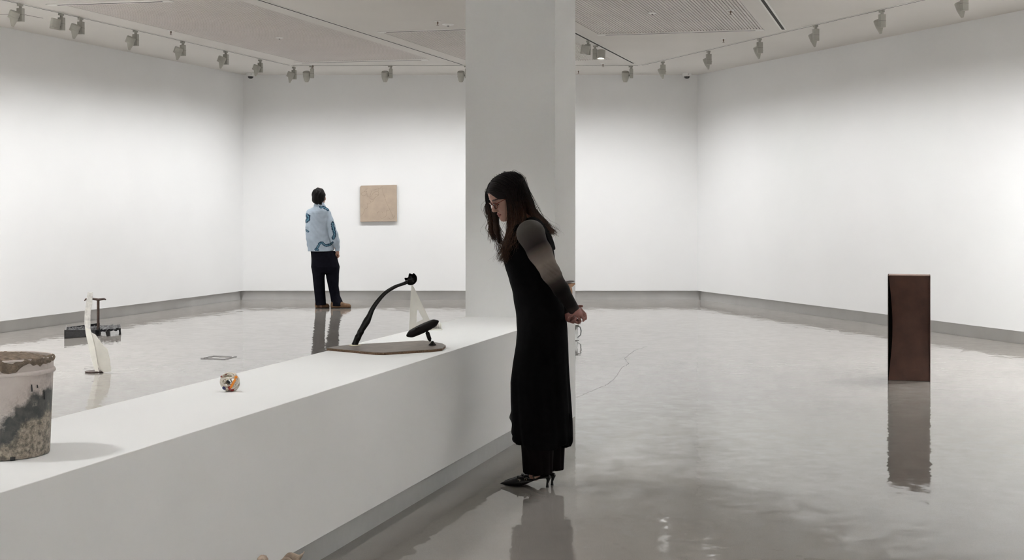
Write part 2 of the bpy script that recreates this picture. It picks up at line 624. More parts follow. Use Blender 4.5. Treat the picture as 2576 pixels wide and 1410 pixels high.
            q[~fl] = q[~fl][:, ::-1]
            faces.append(q)
        Q = np.concatenate(faces)
        Q = Q[(Q >= 0).all(1)]
        me = bpy.data.meshes.new(name)
        me.vertices.add(len(V))
        me.vertices.foreach_set('co', V.ravel())
        me.loops.add(Q.size)
        me.loops.foreach_set('vertex_index', Q.ravel())
        me.polygons.add(len(Q))
        me.polygons.foreach_set('loop_start', np.arange(0, Q.size, 4))
        me.polygons.foreach_set('loop_total', np.full(len(Q), 4))
        me.update()
        me.validate()
        self.V = V
        return me
    def build(self, name, m, root, colors=None):
        me = self.mesh(name)
        V = np.empty(len(me.vertices) * 3)
        me.vertices.foreach_get('co', V)
        V = V.reshape(-1, 3)
        if colors is not None:
            set_colors(me, colors(V))
        me.vertices.foreach_set('co', (V - np.array(root.location)).ravel())
        me.polygons.foreach_set('use_smooth', np.ones(len(me.polygons), bool))
        me.materials.append(MATS[m])
        me.update()
        o = bpy.data.objects.new(name, me)
        COL.objects.link(o)
        o.parent = root
        return o
def set_colors(me, C):
    at = me.color_attributes.new('Col', 'FLOAT_COLOR', 'POINT')
    A = np.ones((len(me.vertices), 4), np.float32)
    A[:, :3] = C
    at.data.foreach_set('color', A.ravel())

# ------------------------------------------------------------------ the room
BACK = 22.92
REC = 0.07                     # depth of the shadow gap under the walls
GAP = 0.143
cL = Vector(((612 - CX) / FPX * BACK, BACK, 0))
cR = Vector(((1755 - CX) / FPX * BACK, BACK, 0))
WR = Vector((-1209.0, FPX, 0)).normalized()        # direction of the right wall
FRONT = -3.5
fL = cL + U * ((FRONT - cL.y) / U.y)
fR = cR + WR * ((FRONT - cR.y) / WR.y)

MB().box((0, 10, -0.1), (32, 34, 0.2)).build('floor', 'polished_concrete', kind='structure')

def wall(side, a, b, inward):
    d = (b - a)
    L = d.length
    d.normalize()
    t = 0.3
    R = Matrix((d, -inward, Vector((0, 0, 1)))).transposed()
    c = (a + b) / 2 - inward * (t / 2)
    MB().box(c + Vector((0, 0, (GAP + CEIL) / 2)), (L + 2 * t, t, CEIL - GAP), R).build('wall_' + side, 'wall_paint', kind='structure')
    c2 = (a + b) / 2 - inward * (REC + 0.05)
    MB().box(c2 + Vector((0, 0, GAP / 2)), (L + 2 * t, 0.1, GAP), R).build('baseboard_' + side, 'recess_metal', kind='structure')
wall('left', fL, cL, N.copy())
wall('back', cL, cR, Vector((0, -1, 0)))
wall('right', cR, fR, Vector((-WR.y, WR.x, 0)))
wall('front', fR, fL, Vector((0, 1, 0)))

# ceiling with three rectangular recesses for the slatted panels, all on the u/n grid
PANELS = [(-8.32, -6.45, 13.30, 19.38), (-6.01, -4.02, 16.36, 20.2), (-3.58, -1.64, 8.0, 17.17)]
nb = sorted({-11.5, 13.5} | {q for p in PANELS for q in p[:2]})
sb = sorted({-7.0, 25.5} | {q for p in PANELS for q in p[2:]})
cm = MB()
for i in range(len(nb) - 1):
    for j in range(len(sb) - 1):
        mn, ms_ = (nb[i] + nb[i + 1]) / 2, (sb[j] + sb[j + 1]) / 2
        if any(p[0] < mn < p[1] and p[2] < ms_ < p[3] for p in PANELS): continue
        cm.add([ns(nb[i], sb[j], CEIL), ns(nb[i + 1], sb[j], CEIL), ns(nb[i + 1], sb[j + 1], CEIL), ns(nb[i], sb[j + 1], CEIL)], [(3, 2, 1, 0)])
ceil_o = cm.build('ceiling', 'ceiling_paint', kind='structure')
for (n0, n1, s0, s1) in PANELS:
    b = MB()
    a, c = (n0, s0), (n1, s1)
    zb = CEIL + 0.045
    q = [ns(n0, s0), ns(n1, s0), ns(n1, s1), ns(n0, s1)]
    up = [p + Vector((0, 0, zb)) for p in q]
    dn = [p + Vector((0, 0, CEIL)) for p in q]
    b.add(up + dn, [(3, 2, 1, 0)] + [(i, (i + 1) % 4, 4 + (i + 1) % 4, 4 + i) for i in range(4)])
    b.build('panel_backing', 'slat_back', ceil_o)
    sl = MB()
    pitch, wd, dp = 0.0335, 0.0225, 0.03
    k = int((n1 - n0) / pitch)
    for i in range(k):
        nn = n0 + (i + 0.5) * (n1 - n0) / k
        vs = [ns(nn + x, s, CEIL + z) for s in (s0, s1) for x, z in ((-wd / 2, dp), (-wd / 2, 0), (wd / 2, 0), (wd / 2, dp))]
        sl.add(vs, [(0, 1, 5, 4), (1, 2, 6, 5), (2, 3, 7, 6)])
    sl.build('slat', 'slat', ceil_o, kind='stuff')
# plasterboard joints near the left wall
def strip(p, q, wd, z0, z1):
    p, q = Vector(p), Vector(q)
    d = (q - p)
    L = d.length
    d.normalize()
    R = Matrix((d, Vector((-d.y, d.x, 0)), Vector((0, 0, 1)))).transposed()
    c = (p + q) / 2
    return MB().box((c.x, c.y, (z0 + z1) / 2), (L, wd, z1 - z0), R)
def cp(x, y): return on_z(x, y, CEIL)
strip(cp(60, 36.5), cp(108, 46), 0.012, CEIL - 0.001, CEIL + 0.01).build('ceiling_joint', 'slot_dark', ceil_o)
strip(cp(-40, 38), cp(24, 36), 0.012, CEIL - 0.001, CEIL + 0.01).build('ceiling_joint', 'slot_dark', ceil_o)

# structural column at the end of the plinth
PZ = 0.722
PN0, PN1 = -2.845, -2.235
colA = on_z(1167, 797, PZ)
_, cs0 = ns_of(colA)
CW = 0.605
Rg = Matrix((N, U, Vector((0, 0, 1)))).transposed()
cc = ns((PN0 + PN1) / 2, cs0 + CW / 2)
MB().box((cc.x, cc.y, CEIL / 2), (PN1 - PN0, CW, CEIL), Rg).build('wall_column', 'column_paint', kind='structure')

# floor crack
ck = [(1440, 1003), (1462, 996), (1488, 985), (1512, 974), (1530, 966), (1541, 958), (1552, 946), (1558, 935), (1566, 924), (1582, 916), (1571, 903), (1582, 893), (1600, 881), (1628, 872)]
m = MB()
for i in range(len(ck) - 1):
    a, b = on_z(*ck[i], 0), on_z(*ck[i + 1], 0)
    for s in range(3):
        p, q = a.lerp(b, s / 3), a.lerp(b, (s + 1) / 3)
        j = 0.012
        p = p + Vector((random.uniform(-j, j), random.uniform(-j, j), 0)) * (s > 0)
        d = (q - p).normalized()
        n_ = Vector((-d.y, d.x, 0)) * 0.0011
        z = Vector((0, 0, 0.0006))
        m.add([p - n_ + z, p + n_ + z, q + n_ + z, q - n_ + z], [(0, 1, 2, 3)])
m.build('crack', 'crack', bpy.data.objects['floor'])

# ------------------------------------------------------------------ plinth
pl = thing('plinth', 'long low white display plinth with recessed base running to the column', 'plinth', ns((PN0 + PN1) / 2, cs0 - 4.2))
s_start = 0.6
c = ns((PN0 + PN1) / 2, (s_start + cs0) / 2)
ZB = 0.15
part(MB().box((c.x, c.y, (PZ + ZB) / 2), (PN1 - PN0, cs0 - s_start - 0.001, PZ - ZB), Rg), 'plinth_body', 'plinth_paint', pl, bevel=0.002)
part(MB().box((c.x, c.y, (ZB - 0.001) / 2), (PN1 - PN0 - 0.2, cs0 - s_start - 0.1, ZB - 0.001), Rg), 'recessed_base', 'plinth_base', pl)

# ------------------------------------------------------------------ tracks and slots on the ceiling
def track(name, p, q, label, wd=0.044, dark=0.02, proud=0.006):
    c = (Vector(p) + Vector(q)) / 2
    t = thing(name, label, 'lighting track' if 'track' in name else 'air slot', (c.x, c.y, CEIL))
    part(strip(p, q, wd, CEIL - proud, CEIL - 0.0002), 'frame', 'track_white', t)
    d = (Vector(q) - Vector(p)).normalized() * wd * 0.9
    part(strip(Vector(p) + d, Vector(q) - d, dark, CEIL - proud - 0.001, CEIL - 0.001), 'slit', 'slot_dark', t)
def nsl(n, s): return ns(n, s, CEIL)
nT1 = ns_of(cp(340, 75))[0]
nA = ns_of(cp(655, 0))[0]
nB = ns_of(cp(1437, 77))[0]
nC = ns_of(cp(1920, 0))[0]
cornL = cp(745, 164.5)
cornR = cp(1612, 164.5)
backD = cornL.y
def at_n(n, D):                      # point of the line n = const at depth D
    s = (D - n * N.y) / U.y
    return nsl(n, s)
track('lighting_track', at_n(nT1, 3.0), at_n(nT1, cornL.y), 'thin lighting track along the left wall', dark=0.012)
track('lighting_track', Vector((at_n(nT1, cornL.y).x, backD, CEIL)), Vector((cornR.x, backD, CEIL)), 'thin lighting track parallel to the back wall', dark=0.012)
track('lighting_track', cornR, cornR - WR * ((cornR.y - 3.0) / WR.y), 'thin lighting track along the right wall', dark=0.012)
track('lighting_track', at_n(nA, 3.0), at_n(nA, 21.3), 'diagonal ceiling track left of the column')
track('lighting_track', at_n(nB, 2.5), at_n(nB, 21.1), 'diagonal ceiling track emerging right of the column with two lamps', wd=0.05, dark=0.028)
track('lighting_track', at_n(nC, 2.5), cp(1972, 75), 'steep diagonal ceiling track at upper right', wd=0.075, dark=0.034)
def slot(pa, pb, label):
    a, b = cp(*pa), cp(*pb)
    track('air_slot', a, b, label, wd=0.11, dark=0.03, proud=0.010)
slot((743, 157.5), (1077, 149.5), 'slim white air slot at the far end of the left slatted panel')
slot((122, 11.5), (432, 1), 'slim white air slot at upper left beside the wall track')
slot((952, 80), (1330, 67), 'slim white air slot ending at the left side of the column')
slot((1503, 87.5), (1922, 74), 'slim white air slot at the end of the right slatted panel')

# ------------------------------------------------------------------ track lamps
def lamp_parts(kind):
    """local frame: +x towards the lit wall, +y left of it, origin on the ceiling"""
    out = []
    out.append(('track_adapter', MB().box((0, -0.004, -0.0185), (0.034, 0.060, 0.021)), 'fixture', False))
    out.append(('stem', MB().tube([(0, -0.012, -0.02), (0, -0.012, -0.052)], 0.016, 12), 'fixture', False))
    out.append(('driver_box', MB().box((0, -0.012, -0.118), (0.062, 0.05, 0.136)), 'fixture', False))
    seam = MB().box((0, -0.012, -0.118), (0.0628, 0.0508, 0.003))
    out.append(('box_seam', seam, 'fixture_dark', False))
    tilt = math.radians(24 if kind == 'wash' else 12)
    R = Matrix.Rotation(-tilt, 3, 'Y')          # axis (down) leans to +x
    c = Vector((0.02, 0.072, -0.128))
    m = MB()
    r, l = 0.053, 0.078 if kind == 'wash' else 0.115
    prof = [(0.001, l / 2), (r - 0.006, l / 2), (r, l / 2 - 0.006), (r, -l / 2 + 0.026), (r - 0.002, -l / 2 + 0.025), (r - 0.002, -l / 2 + 0.022), (r, -l / 2 + 0.021), (r, -l / 2), (r - 0.005, -l / 2), (r - 0.006, -l / 2 + 0.02), (0.001, -l / 2 + 0.02)]
    m.lathe(prof, 32)
    m.v = [tuple(R @ Vector(p) + c) for p in m.v]
    out.append(('lamp_head', m, 'fixture', True))
    if kind == 'wash':
        # half-round glare shield hanging from the room side of the rim, tapering downwards
        s = MB()
        rows, cols = 7, 22
        vs, fs = [], []
        for i in range(rows):
            t = i / (rows - 1)
            span = math.radians(34 + 56 * (1 - t) ** 0.8)
            for j in range(cols):
                a = math.pi + (j / (cols - 1) * 2 - 1) * span
                for rr in (r - 0.001, r - 0.004):
                    vs.append(Vector(((rr - 0.012 * t) * math.cos(a), (rr - 0.012 * t) * math.sin(a), -l / 2 - 0.072 * t)))
        def ix(i, j, k): return (i * cols + j) * 2 + k
        for i in range(rows - 1):
            for j in range(cols - 1):
                fs.append((ix(i, j, 0), ix(i, j + 1, 0), ix(i + 1, j + 1, 0), ix(i + 1, j, 0)))
                fs.append((ix(i, j, 1), ix(i + 1, j, 1), ix(i + 1, j + 1, 1), ix(i, j + 1, 1)))
        for j in range(cols - 1): fs.append((ix(rows - 1, j, 0), ix(rows - 1, j + 1, 0), ix(rows - 1, j + 1, 1), ix(rows - 1, j, 1)))
        for i in range(rows - 1):
            fs.append((ix(i, 0, 0), ix(i + 1, 0, 0), ix(i + 1, 0, 1), ix(i, 0, 1)))
            fs.append((ix(i, cols - 1, 0), ix(i, cols - 1, 1), ix(i + 1, cols - 1, 1), ix(i + 1, cols - 1, 0)))
        s.add([R @ p + c for p in vs], fs)
        out.append(('glare_shield', s, 'fixture', True))
    ln = MB().lathe([(0.001, -l / 2 + 0.0185), (r - 0.007, -l / 2 + 0.0185), (r - 0.007, -l / 2 + 0.0165), (0.001, -l / 2 + 0.0165)], 24)
    ln.v = [tuple(R @ Vector(p) + c) for p in ln.v]
    out.append(('lens', ln, 'lamp_lens', False))
    out.append(('pivot', MB().tube([(0.004, 0.008, -0.15), (0.012, 0.03, -0.142)], 0.012, 10), 'fixture_dark', False))
    opening = R @ Vector((0, 0, -l / 2)) + c
    return out, opening
LAMP = {}
def lamp(kind, loc, out_dir, label, group, watts, aim, size=161, blend=1.0, radius=0.06):
    ang = math.atan2(out_dir.y, out_dir.x)
    r = thing('track_spotlight', label, 'spotlight', loc, ang, group)
    if kind not in LAMP:
        ps, op = lamp_parts(kind)
        LAMP[kind] = ([], op)
        for nm, mb, mt, sm in ps:
            o = mb.build(nm, mt, r, sm, bevel=0.002 if nm == 'driver_box' else 0, angle=40 if sm else None)
            LAMP[kind][0].append(o)
    else:
        for o in LAMP[kind][0]:
            c2 = o.copy()
            COL.objects.link(c2)
            c2.parent = r
    if watts <= 0: return r
    ld = bpy.data.lights.new('lamp_light', 'SPOT')
    ld.energy = watts
    ld.color = LIGHT_COL
    ld.spot_size = math.radians(size)
    ld.spot_blend = blend
    ld.shadow_soft_size = radius
    if kind == 'wash':          # wall-washer optics: less light close to the lamp, more far down the wall
        ld.use_nodes = True
        fo = ld.node_tree.nodes.new('ShaderNodeLightFalloff')
        fo.inputs['Strength'].default_value = 1.45
        fo.inputs['Smooth'].default_value = 1.7
        em = next(n for n in ld.node_tree.nodes if n.type == 'EMISSION')
        ld.node_tree.links.new(fo.outputs['Quadratic'], em.inputs['Strength'])
    lo = bpy.data.objects.new('lamp_light', ld)
    COL.objects.link(lo)
    op = LAMP[kind][1]
    wp = Matrix.Rotation(ang, 3, 'Z') @ op + Vector(loc)
    d = (Vector(aim) - wp).normalized()
    wp = wp + d * 0.035 + Vector((0, 0, -0.03))
    lo.parent = r
    q = d.to_track_quat('-Z', 'Y')
    lo.location = Matrix.Rotation(-ang, 3, 'Z') @ (wp - Vector(loc))
    lo.rotation_mode = 'QUATERNION'
    lo.rotation_quaternion = Matrix.Rotation(-ang, 3, 'Z').to_quaternion() @ q
    return r
outL, outB, outR = -N, Vector((0, 1, 0)), Vector((WR.y, -WR.x, 0))
ordn = ['first', 'second', 'third', 'fourth', 'fifth', 'sixth', 'seventh', 'eighth']
AIMZ = -12.0
def wall_aim(p, o, dist): return Vector((p.x, p.y, AIMZ)) + o * dist
for i, (x, y) in enumerate([(50, 8), (202, 43), (340, 75), (459, 103), (567, 127), (654, 149), (739, 167.5)]):
    p = cp(x, y)
    lamp('wash', p, outL, f'grey wall-washer spotlight, {ordn[i]} from the left edge on the left wall track', 'wall washers on the left track', WASH_W * (0.6 if i > 5 else 1.0), wall_aim(p, outL, 1.34))
p = cp(153, 32)
lamp('spot', p, outL, 'plain grey cylinder spotlight without shield on the left wall track', 'plain cylinder spotlights', 0, p)
for i, (x, lab) in enumerate([(783, 'leftmost on the back wall track, beside the corner'), (981, 'on the back wall track above the beige panel'), (1172, 'on the back wall track half hidden by the column edge'), (1375, 'on the back wall track hidden behind the column'), (1586, 'on the back wall track right of the column')]):
    p = Vector(((x - CX) / FPX * backD, backD, CEIL))
    lamp('wash', p, outB, 'grey spotlight ' + lab, 'wall washers on the back track', WASH_W * (0.65 if i == 0 else 1.0), wall_aim(p, outB, BACK - backD))
for i, (x, y) in enumerate([(1667, 154), (1782, 127), (1910, 96), (2051, 62), (2217.5, 24.5), (2424, -22)]):
    p = cp(x, y)
    lamp('wash', p, outR, f'grey wall-washer spotlight, {ordn[i]} from the right corner on the right wall track', 'wall washers on the right track', WASH_W, wall_aim(p, outR, 1.34))
p = cp(1479, 101)
lamp('spot', p, outL, 'plain grey spotlight nearest the column on the diagonal track', 'plain cylinder spotlights', 0, p)
p = cp(1499, 113)
lamp('spot', p, -U, 'plain grey spotlight with glowing face on the diagonal track', 'plain cylinder spotlights', 0, p)
# added unseen lamps on the two wall tracks above the frame, raising ambient light
for k, D in enumerate((13.2, 10.4, 6.6)):
    p = at_n(nT1, D)
    lamp('wash', p, outL, f'added unseen grey wall-washer spotlight above the picture, {ordn[k]} from the frame on the left track', 'spotlights above the picture', WASH_W * 7.6, wall_aim(p, outL, 1.34))
for k, D in enumerate((12.9, 10.2, 6.6)):
    p = cornR - WR * ((cornR.y - D) / WR.y)
    lamp('wash', p, outR, f'added unseen grey wall-washer spotlight above the picture, {ordn[k]} from the frame on the right track', 'spotlights above the picture', WASH_W * 4.9, wall_aim(p, outR, 1.34))
track('lighting_track', Vector((fL.x + 2, FRONT + 1.4, CEIL)), Vector((fR.x - 2, FRONT + 1.4, CEIL)), 'added unseen thin lighting track along the wall behind the viewer', dark=0.012)  # track and washers behind the viewer, added to light the column front
for k in range(5):
    p = Vector((fL.x + 3 + k * (fR.x - fL.x - 6) / 4, FRONT + 1.4, CEIL))
    lamp('wash', p, Vector((0, -1, 0)), f'added unseen grey wall-washer spotlight behind the viewer, {ordn[k]} from the left wall', 'added spotlights behind the viewer', WASH_W * 9.0, wall_aim(p, Vector((0, -1, 0)), 1.4))
for k, (D, tD, kw) in enumerate(((4.0, 4.4, 1.0), (6.2, 6.4, 1.0), (8.2, 8.6, 1.7))):
    p = at_n(nB, D)
    t = at_n(-2.54, tD)
    lamp('spot', p, N, 'grey spotlight on the diagonal track above the ' + ('cement bucket', 'cord ball and ladle', 'column end of the plinth')[k], 'spotlights above the picture', SPOT_W * kw, (t.x, t.y, PZ), size=62, radius=0.13)
tgt = on_z(246, 940, 0)
p = at_n(nA, 12.2)
lamp('spot', p, (tgt - p).normalized(), 'grey spotlight on the left diagonal track above the folded white sheet', 'spotlights above the picture', SPOT_W * 0.35, (tgt.x, tgt.y, 0.25), size=30)
for k, D in enumerate((4.6, 6.6)):  # added fill spots: soften the bucket shadow, brighten the plinth front
    p = at_n(nC, D)
    t = at_n(-2.5, D - 0.3)
    lamp('spot', p, -N, 'added unseen grey spotlight on the steep diagonal track beside the ' + ('bucket', 'leaning woman')[k], 'spotlights above the picture', SPOT_W * 0.8, (t.x, t.y, PZ), size=62, radius=0.13)
p = at_n(nC, 10.0)
t = at_n(-1.75, 7.2)
lamp('spot', p, -U, 'grey spotlight on the steep right diagonal track above the picture', 'spotlights above the picture', SPOT_W * 0.8, (t.x, t.y, 0.3), size=58)

# ------------------------------------------------------------------ small ceiling fittings
def sprinkler(x, y, label):
    p = cp(x, y)
    r = thing('sprinkler', label, 'sprinkler', p, group='ceiling sprinklers')
    if not hasattr(sprinkler, 'src'):
        a = MB().lathe([(0.001, -0.0002), (0.04, -0.0002), (0.038, -0.005), (0.012, -0.008), (0.001, -0.008)], 20).build('escutcheon', 'white_plastic', r, True, angle=40)
        b = MB().lathe([(0.001, -0.008), (0.008, -0.008), (0.008, -0.03), (0.004, -0.034), (0.004, -0.046), (0.016, -0.048), (0.016, -0.05), (0.001, -0.05)], 14).build('sprinkler_head', 'sprinkler_metal', r, True, angle=40)
        sprinkler.src = (a, b)
    else:
        for s in sprinkler.src:
            c2 = s.copy(); COL.objects.link(c2); c2.parent = r
sprinkler(430, 77, 'small sprinkler on the left slatted panel')
sprinkler(787, 163, 'small sprinkler beside the leftmost back wall spotlight')
sprinkler(1101, 53, 'small sprinkler on the plain ceiling left of the column')
sprinkler(1517, 160, 'small sprinkler just right of the column by the back track')
sprinkler(1838, 25, 'small sprinkler on the right slatted panel')
sprinkler(1820, 97, 'small sprinkler on the plain ceiling at right')
sprinkler(1455, 177, 'tiny sprinkler between back track and wall beside the column')
def disc(x, y, r0, label, nm):
    p = cp(x, y)
    r = thing(nm, label, 'ceiling fitting', p)
    MB().lathe([(0.001, -0.0002), (r0, -0.0002), (r0 * 0.97, -0.008), (r0 * 0.5, -0.016), (r0 * 0.3, -0.018), (0.001, -0.018)], 28).build('housing', 'white_plastic', r, True, angle=40)
    MB().lathe([(0.001, -0.018), (r0 * 0.22, -0.018), (r0 * 0.18, -0.026), (0.001, -0.026)], 16).build('sensor', 'fixture_dark', r)
disc(1127, 61, 0.066, 'round white smoke detector beside the column', 'smoke_detector')
disc(703, 94, 0.045, 'small round sensor on the left slatted panel', 'ceiling_sensor')
disc(1641, 32, 0.045, 'small round sensor on the right slatted panel', 'ceiling_sensor')
def dome(x, label):
    D = 22.62
    p = Vector(((x - CX) / FPX * D, D, CEIL))
    r = thing('security_camera', label, 'camera', p)
    MB().lathe([(0.001, -0.0002), (0.066, -0.0002), (0.068, -0.03), (0.062, -0.046), (0.05, -0.050), (0.001, -0.050)], 32).build('housing', 'white_plastic', r, True, angle=50)
    MB().lathe([(0.001, -0.049), (0.046, -0.050), (0.043, -0.066), (0.034, -0.080), (0.02, -0.088), (0.001, -0.090)], 32).build('dome', 'dome_black', r, True, angle=70)
    MB().lathe([(0.048, -0.048), (0.055, -0.050), (0.053, -0.055), (0.047, -0.054)], 32).build('rim', 'white_plastic', r, True)
    MB().box((0.018, -0.0665, -0.022), (0.012, 0.004, 0.008)).build('vent', 'dome_black', r)
dome(630.5, 'white security dome camera in the left ceiling corner')
dome(1728, 'white security dome camera in the right ceiling corner')

# ------------------------------------------------------------------ beige panel on the back wall
pw = BACK - 0.045
pts = [P(905.5, 471, pw), P(908, 467.5, pw), P(997.6, 465.2, pw), P(998.5, 557.5, pw), P(906.3, 558.4, pw)]
c = sum(pts, Vector()) / 5
t = thing('clay_panel', 'square beige panel with scratched wandering lines on the back wall', 'artwork', (c.x, pw, c.z))
part(MB().prism(pts, (0, 0.032, 0)), 'panel_slab', 'clay', t, bevel=0.003)
part(MB().box((c.x, BACK - 0.006, c.z), (0.42, 0.012, 0.42)), 'backing_frame', 'clay_edge', t)
def pan(px, py): return P(880 + px / 10.84, 450 + py / 10.84, pw - 0.0006)
LNS = [[(905, 250), (890, 320), (915, 420), (955, 500), (970, 570), (1010, 680), (1060, 780), (1110, 890), (1170, 1010), (1185, 1060)],
       [(1185, 1070), (1150, 1100), (1110, 1105), (1070, 1070)], [(1185, 1090), (1215, 1030), (1240, 990)],
       [(890, 205), (830, 260), (770, 320), (800, 350)], [(650, 310), (740, 285), (800, 250)],
       [(480, 270), (420, 310), (385, 350), (470, 355)], [(385, 360), (330, 380), (310, 420), (345, 465), (400, 455), (450, 420), (440, 300)],
       [(600, 330), (560, 440), (545, 540), (600, 560), (640, 600), (580, 650)], [(470, 400), (475, 470), (530, 500), (590, 470), (640, 390), (720, 350), (780, 370), (780, 450), (700, 500), (640, 580)],
       [(545, 600), (575, 640), (520, 690), (470, 680), (490, 730), (470, 800), (410, 830), (385, 900), (360, 960), (310, 1005)],
       [(300, 770), (350, 770)], [(870, 890), (900, 930)], [(740, 1000), (750, 930), (800, 900)],
       [(1050, 870), (1010, 860), (1000, 960), (985, 1020), (930, 1060), (880, 1095), (840, 1060)], [(760, 470), (770, 420), (690, 440)]]
for ln in LNS:
    m = MB()
    pp = [pan(*q) for q in smooth_path(ln, 5)]
    for i in range(len(pp) - 1):
        a, b = pp[i], pp[i + 1]
        d = (b - a).normalized()
        n_ = Vector((-d.z, 0, d.x)) * random.uniform(0.0007, 0.0016)
        m.add([a - n_, b - n_, b + n_, a + n_], [(0, 1, 2, 3)])
    part(m, 'scratched_line', 'clay_line', t)

# ------------------------------------------------------------------ brown steel box on the right
a, b = on_z(2233.3, 957.7, 0), on_z(2340.5, 960.9, 0)
bw = (b - a).length
dx = (b - a).normalized()
dy = Vector((-dx.y, dx.x, 0))
BH = 0.880
t = thing('steel_box', 'tall dark brown steel box with a bowed front standing on the floor', 'sculpture', a + dx * bw / 2)
dep, th = 0.24, 0.006
def bl(x, y, z): return a + dx * x + dy * y + Vector((0, 0, z))
def slab(x0, x1, y0, y1, z0, z1):
    return MB().add([bl(x, y, z) for z in (z0, z1) for x, y in ((x0, y0), (x1, y0), (x1, y1), (x0, y1))], [(3, 2, 1, 0), (4, 5, 6, 7), (0, 1, 5, 4), (1, 2, 6, 5), (2, 3, 7, 6), (3, 0, 4, 7)])
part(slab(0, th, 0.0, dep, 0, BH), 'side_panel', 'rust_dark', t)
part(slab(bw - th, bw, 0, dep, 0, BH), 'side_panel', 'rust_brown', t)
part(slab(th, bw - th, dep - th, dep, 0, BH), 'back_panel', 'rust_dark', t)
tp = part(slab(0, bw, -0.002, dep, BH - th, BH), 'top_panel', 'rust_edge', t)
m = MB()
rows, cols = 28, 16
vs, fs = [], []
for i in range(rows + 1):
    v = i / rows
    for j in range(cols + 1):
        u_ = j / cols
        bow = math.sin(math.pi * min(1, max(0, (v - 0.04) / 0.94))) ** 0.9
        y = 0.004 + 0.085 * bow * (1 - 0.75 * u_)
        x = th + 0.001 + (bw - 2 * th - 0.002) * u_ + 0.030 * bow * (1 - u_) ** 2
        vs += [bl(x, y, 0.003 + (BH - th - 0.004) * v), bl(x, y + 0.004, 0.003 + (BH - th - 0.004) * v)]
def ix(i, j, k): return (i * (cols + 1) + j) * 2 + k
for i in range(rows):
    for j in range(cols):
        fs.append((ix(i, j, 0), ix(i, j + 1, 0), ix(i + 1, j + 1, 0), ix(i + 1, j, 0)))
        fs.append((ix(i, j, 1), ix(i + 1, j, 1), ix(i + 1, j + 1, 1), ix(i, j + 1, 1)))
    fs.append((ix(i, 0, 0), ix(i + 1, 0, 0), ix(i + 1, 0, 1), ix(i, 0, 1)))
    fs.append((ix(i, cols, 0), ix(i, cols, 1), ix(i + 1, cols, 1), ix(i + 1, cols, 0)))
m.add(vs, fs)
part(m, 'bowed_front', 'rust_brown', t, True, angle=50)

# ------------------------------------------------------------------ folded white sheet sculpture
base = on_z(246, 940, 0)
t = thing('folded_sheet', 'tall folded off-white sheet on a dark foot standing on the floor', 'sculpture', base)
D0 = base.y
def sheet(poly, name, m, th, parent):
    pts = [P(x, y, D0 + d) for x, y, d in poly]
    o = part(MB().prism(pts, (0, th, 0)), name, m, parent, bevel=0.0015)
    return o
sheet([(220.4, 735.5, .0), (233.6, 736.6, .02), (231.5, 766, .02), (229.8, 776, .02)], 'strip_tip', 'worn_sheet', .006, t) if False else None
sheet([(220.4, 735.5, .0), (233.6, 736.6, .0), (231.5, 766, .0), (228.3, 785, .0), (227, 825, .0), (228, 832, .0), (213.5, 822, .0), (212, 815, .0), (213, 785, .0), (217.7, 753, .0)], 'upper_strip', 'worn_sheet', .007, t)
sheet([(228, 832, .0), (230, 838, .0), (240, 881, .0), (246, 925.5, .0), (249.6, 940, .0), (241, 941.4, .0), (233.6, 917, .0), (223, 874.5, .0), (215.5, 840, .0), (213.5, 822, .0)], 'lower_strip', 'white_sheet', .007, t)
sheet([(230, 837, .008), (240, 842.5, .012), (250.6, 857.4, .02), (261, 871, .03), (270, 879, .038), (276, 904, .044), (279, 935, .048), (260, 938, .03), (250, 930, .02), (246.6, 925, .008), (240.5, 881, .008)], 'wide_leaf', 'white_sheet', .006, t)
f0 = on_z(236, 939, 0)
m = MB()
m.lathe([(0.06, 0.0005), (0.074, 0.003), (0.076, 0.012), (0.068, 0.017), (0.001, 0.018)], 36)
m.v = [(p[0] * 1.08 + f0.x, p[1] * 0.9 + f0.y + 0.02, p[2]) for p in m.v]
part(m, 'foot', 'dark_brown', t, True, angle=40)

# ------------------------------------------------------------------ black tray with post
base = on_z(235, 850, 0)
t = thing('black_tray', 'glossy black crumpled tray on short legs with a brown T-shaped post', 'sculpture', base)
Dt = base.y
def fl(x, y, z): 
    """floor point seen at the pixel, lifted by z"""
    q = on_z(x, y, 0)
    return Vector((q.x, q.y, z))
A_, B_, C_, D_ = fl(163, 853, 0), fl(218, 849, 0), fl(232, 838, 0), fl(166, 840, 0)
Dd = (D_ - A_)
Dd = Dd * min(1, 0.75 / Dd.length)
A2, B2 = A_, fl(250, 846, 0)
side = Dd
def lift(p, z): return p + Vector((0, 0, z))
tray = MB()
hgt = 0.085
ring = [A2, B2, B2 + side, A2 + side]
for i in range(4):
    p, q = ring[i], ring[(i + 1) % 4]
    d = (q - p).normalized()
    n_ = Vector((-d.y, d.x, 0)) * 0.012
    z0 = 0.0 if i in (0, 3) else 0.02
    tray.add([lift(p, z0), lift(q, 0.012 if i == 0 else z0), lift(q + n_, z0), lift(p + n_, z0), lift(p, hgt + 0.012), lift(q, hgt - 0.012), lift(q + n_, hgt - 0.012), lift(p + n_, hgt + 0.012)],
             [(3, 2, 1, 0), (4, 5, 6, 7), (0, 1, 5, 4), (1, 2, 6, 5), (2, 3, 7, 6), (3, 0, 4, 7)])
part(tray, 'tray_wall', 'black_gloss', t, bevel=0.002)
m = MB()
G = 22
vs = []
for i in range(G + 1):
    for j in range(G + 1):
        p = A2.lerp(B2, i / G) + side * (j / G)
        vs.append(lift(p, 0.062 + random.uniform(-0.012, 0.018)))
m.add(vs, [(i * (G + 1) + j, (i + 1) * (G + 1) + j, (i + 1) * (G + 1) + j + 1, i * (G + 1) + j + 1) for i in range(G) for j in range(G)])
part(m, 'crumpled_lining', 'crumple_gloss', t)
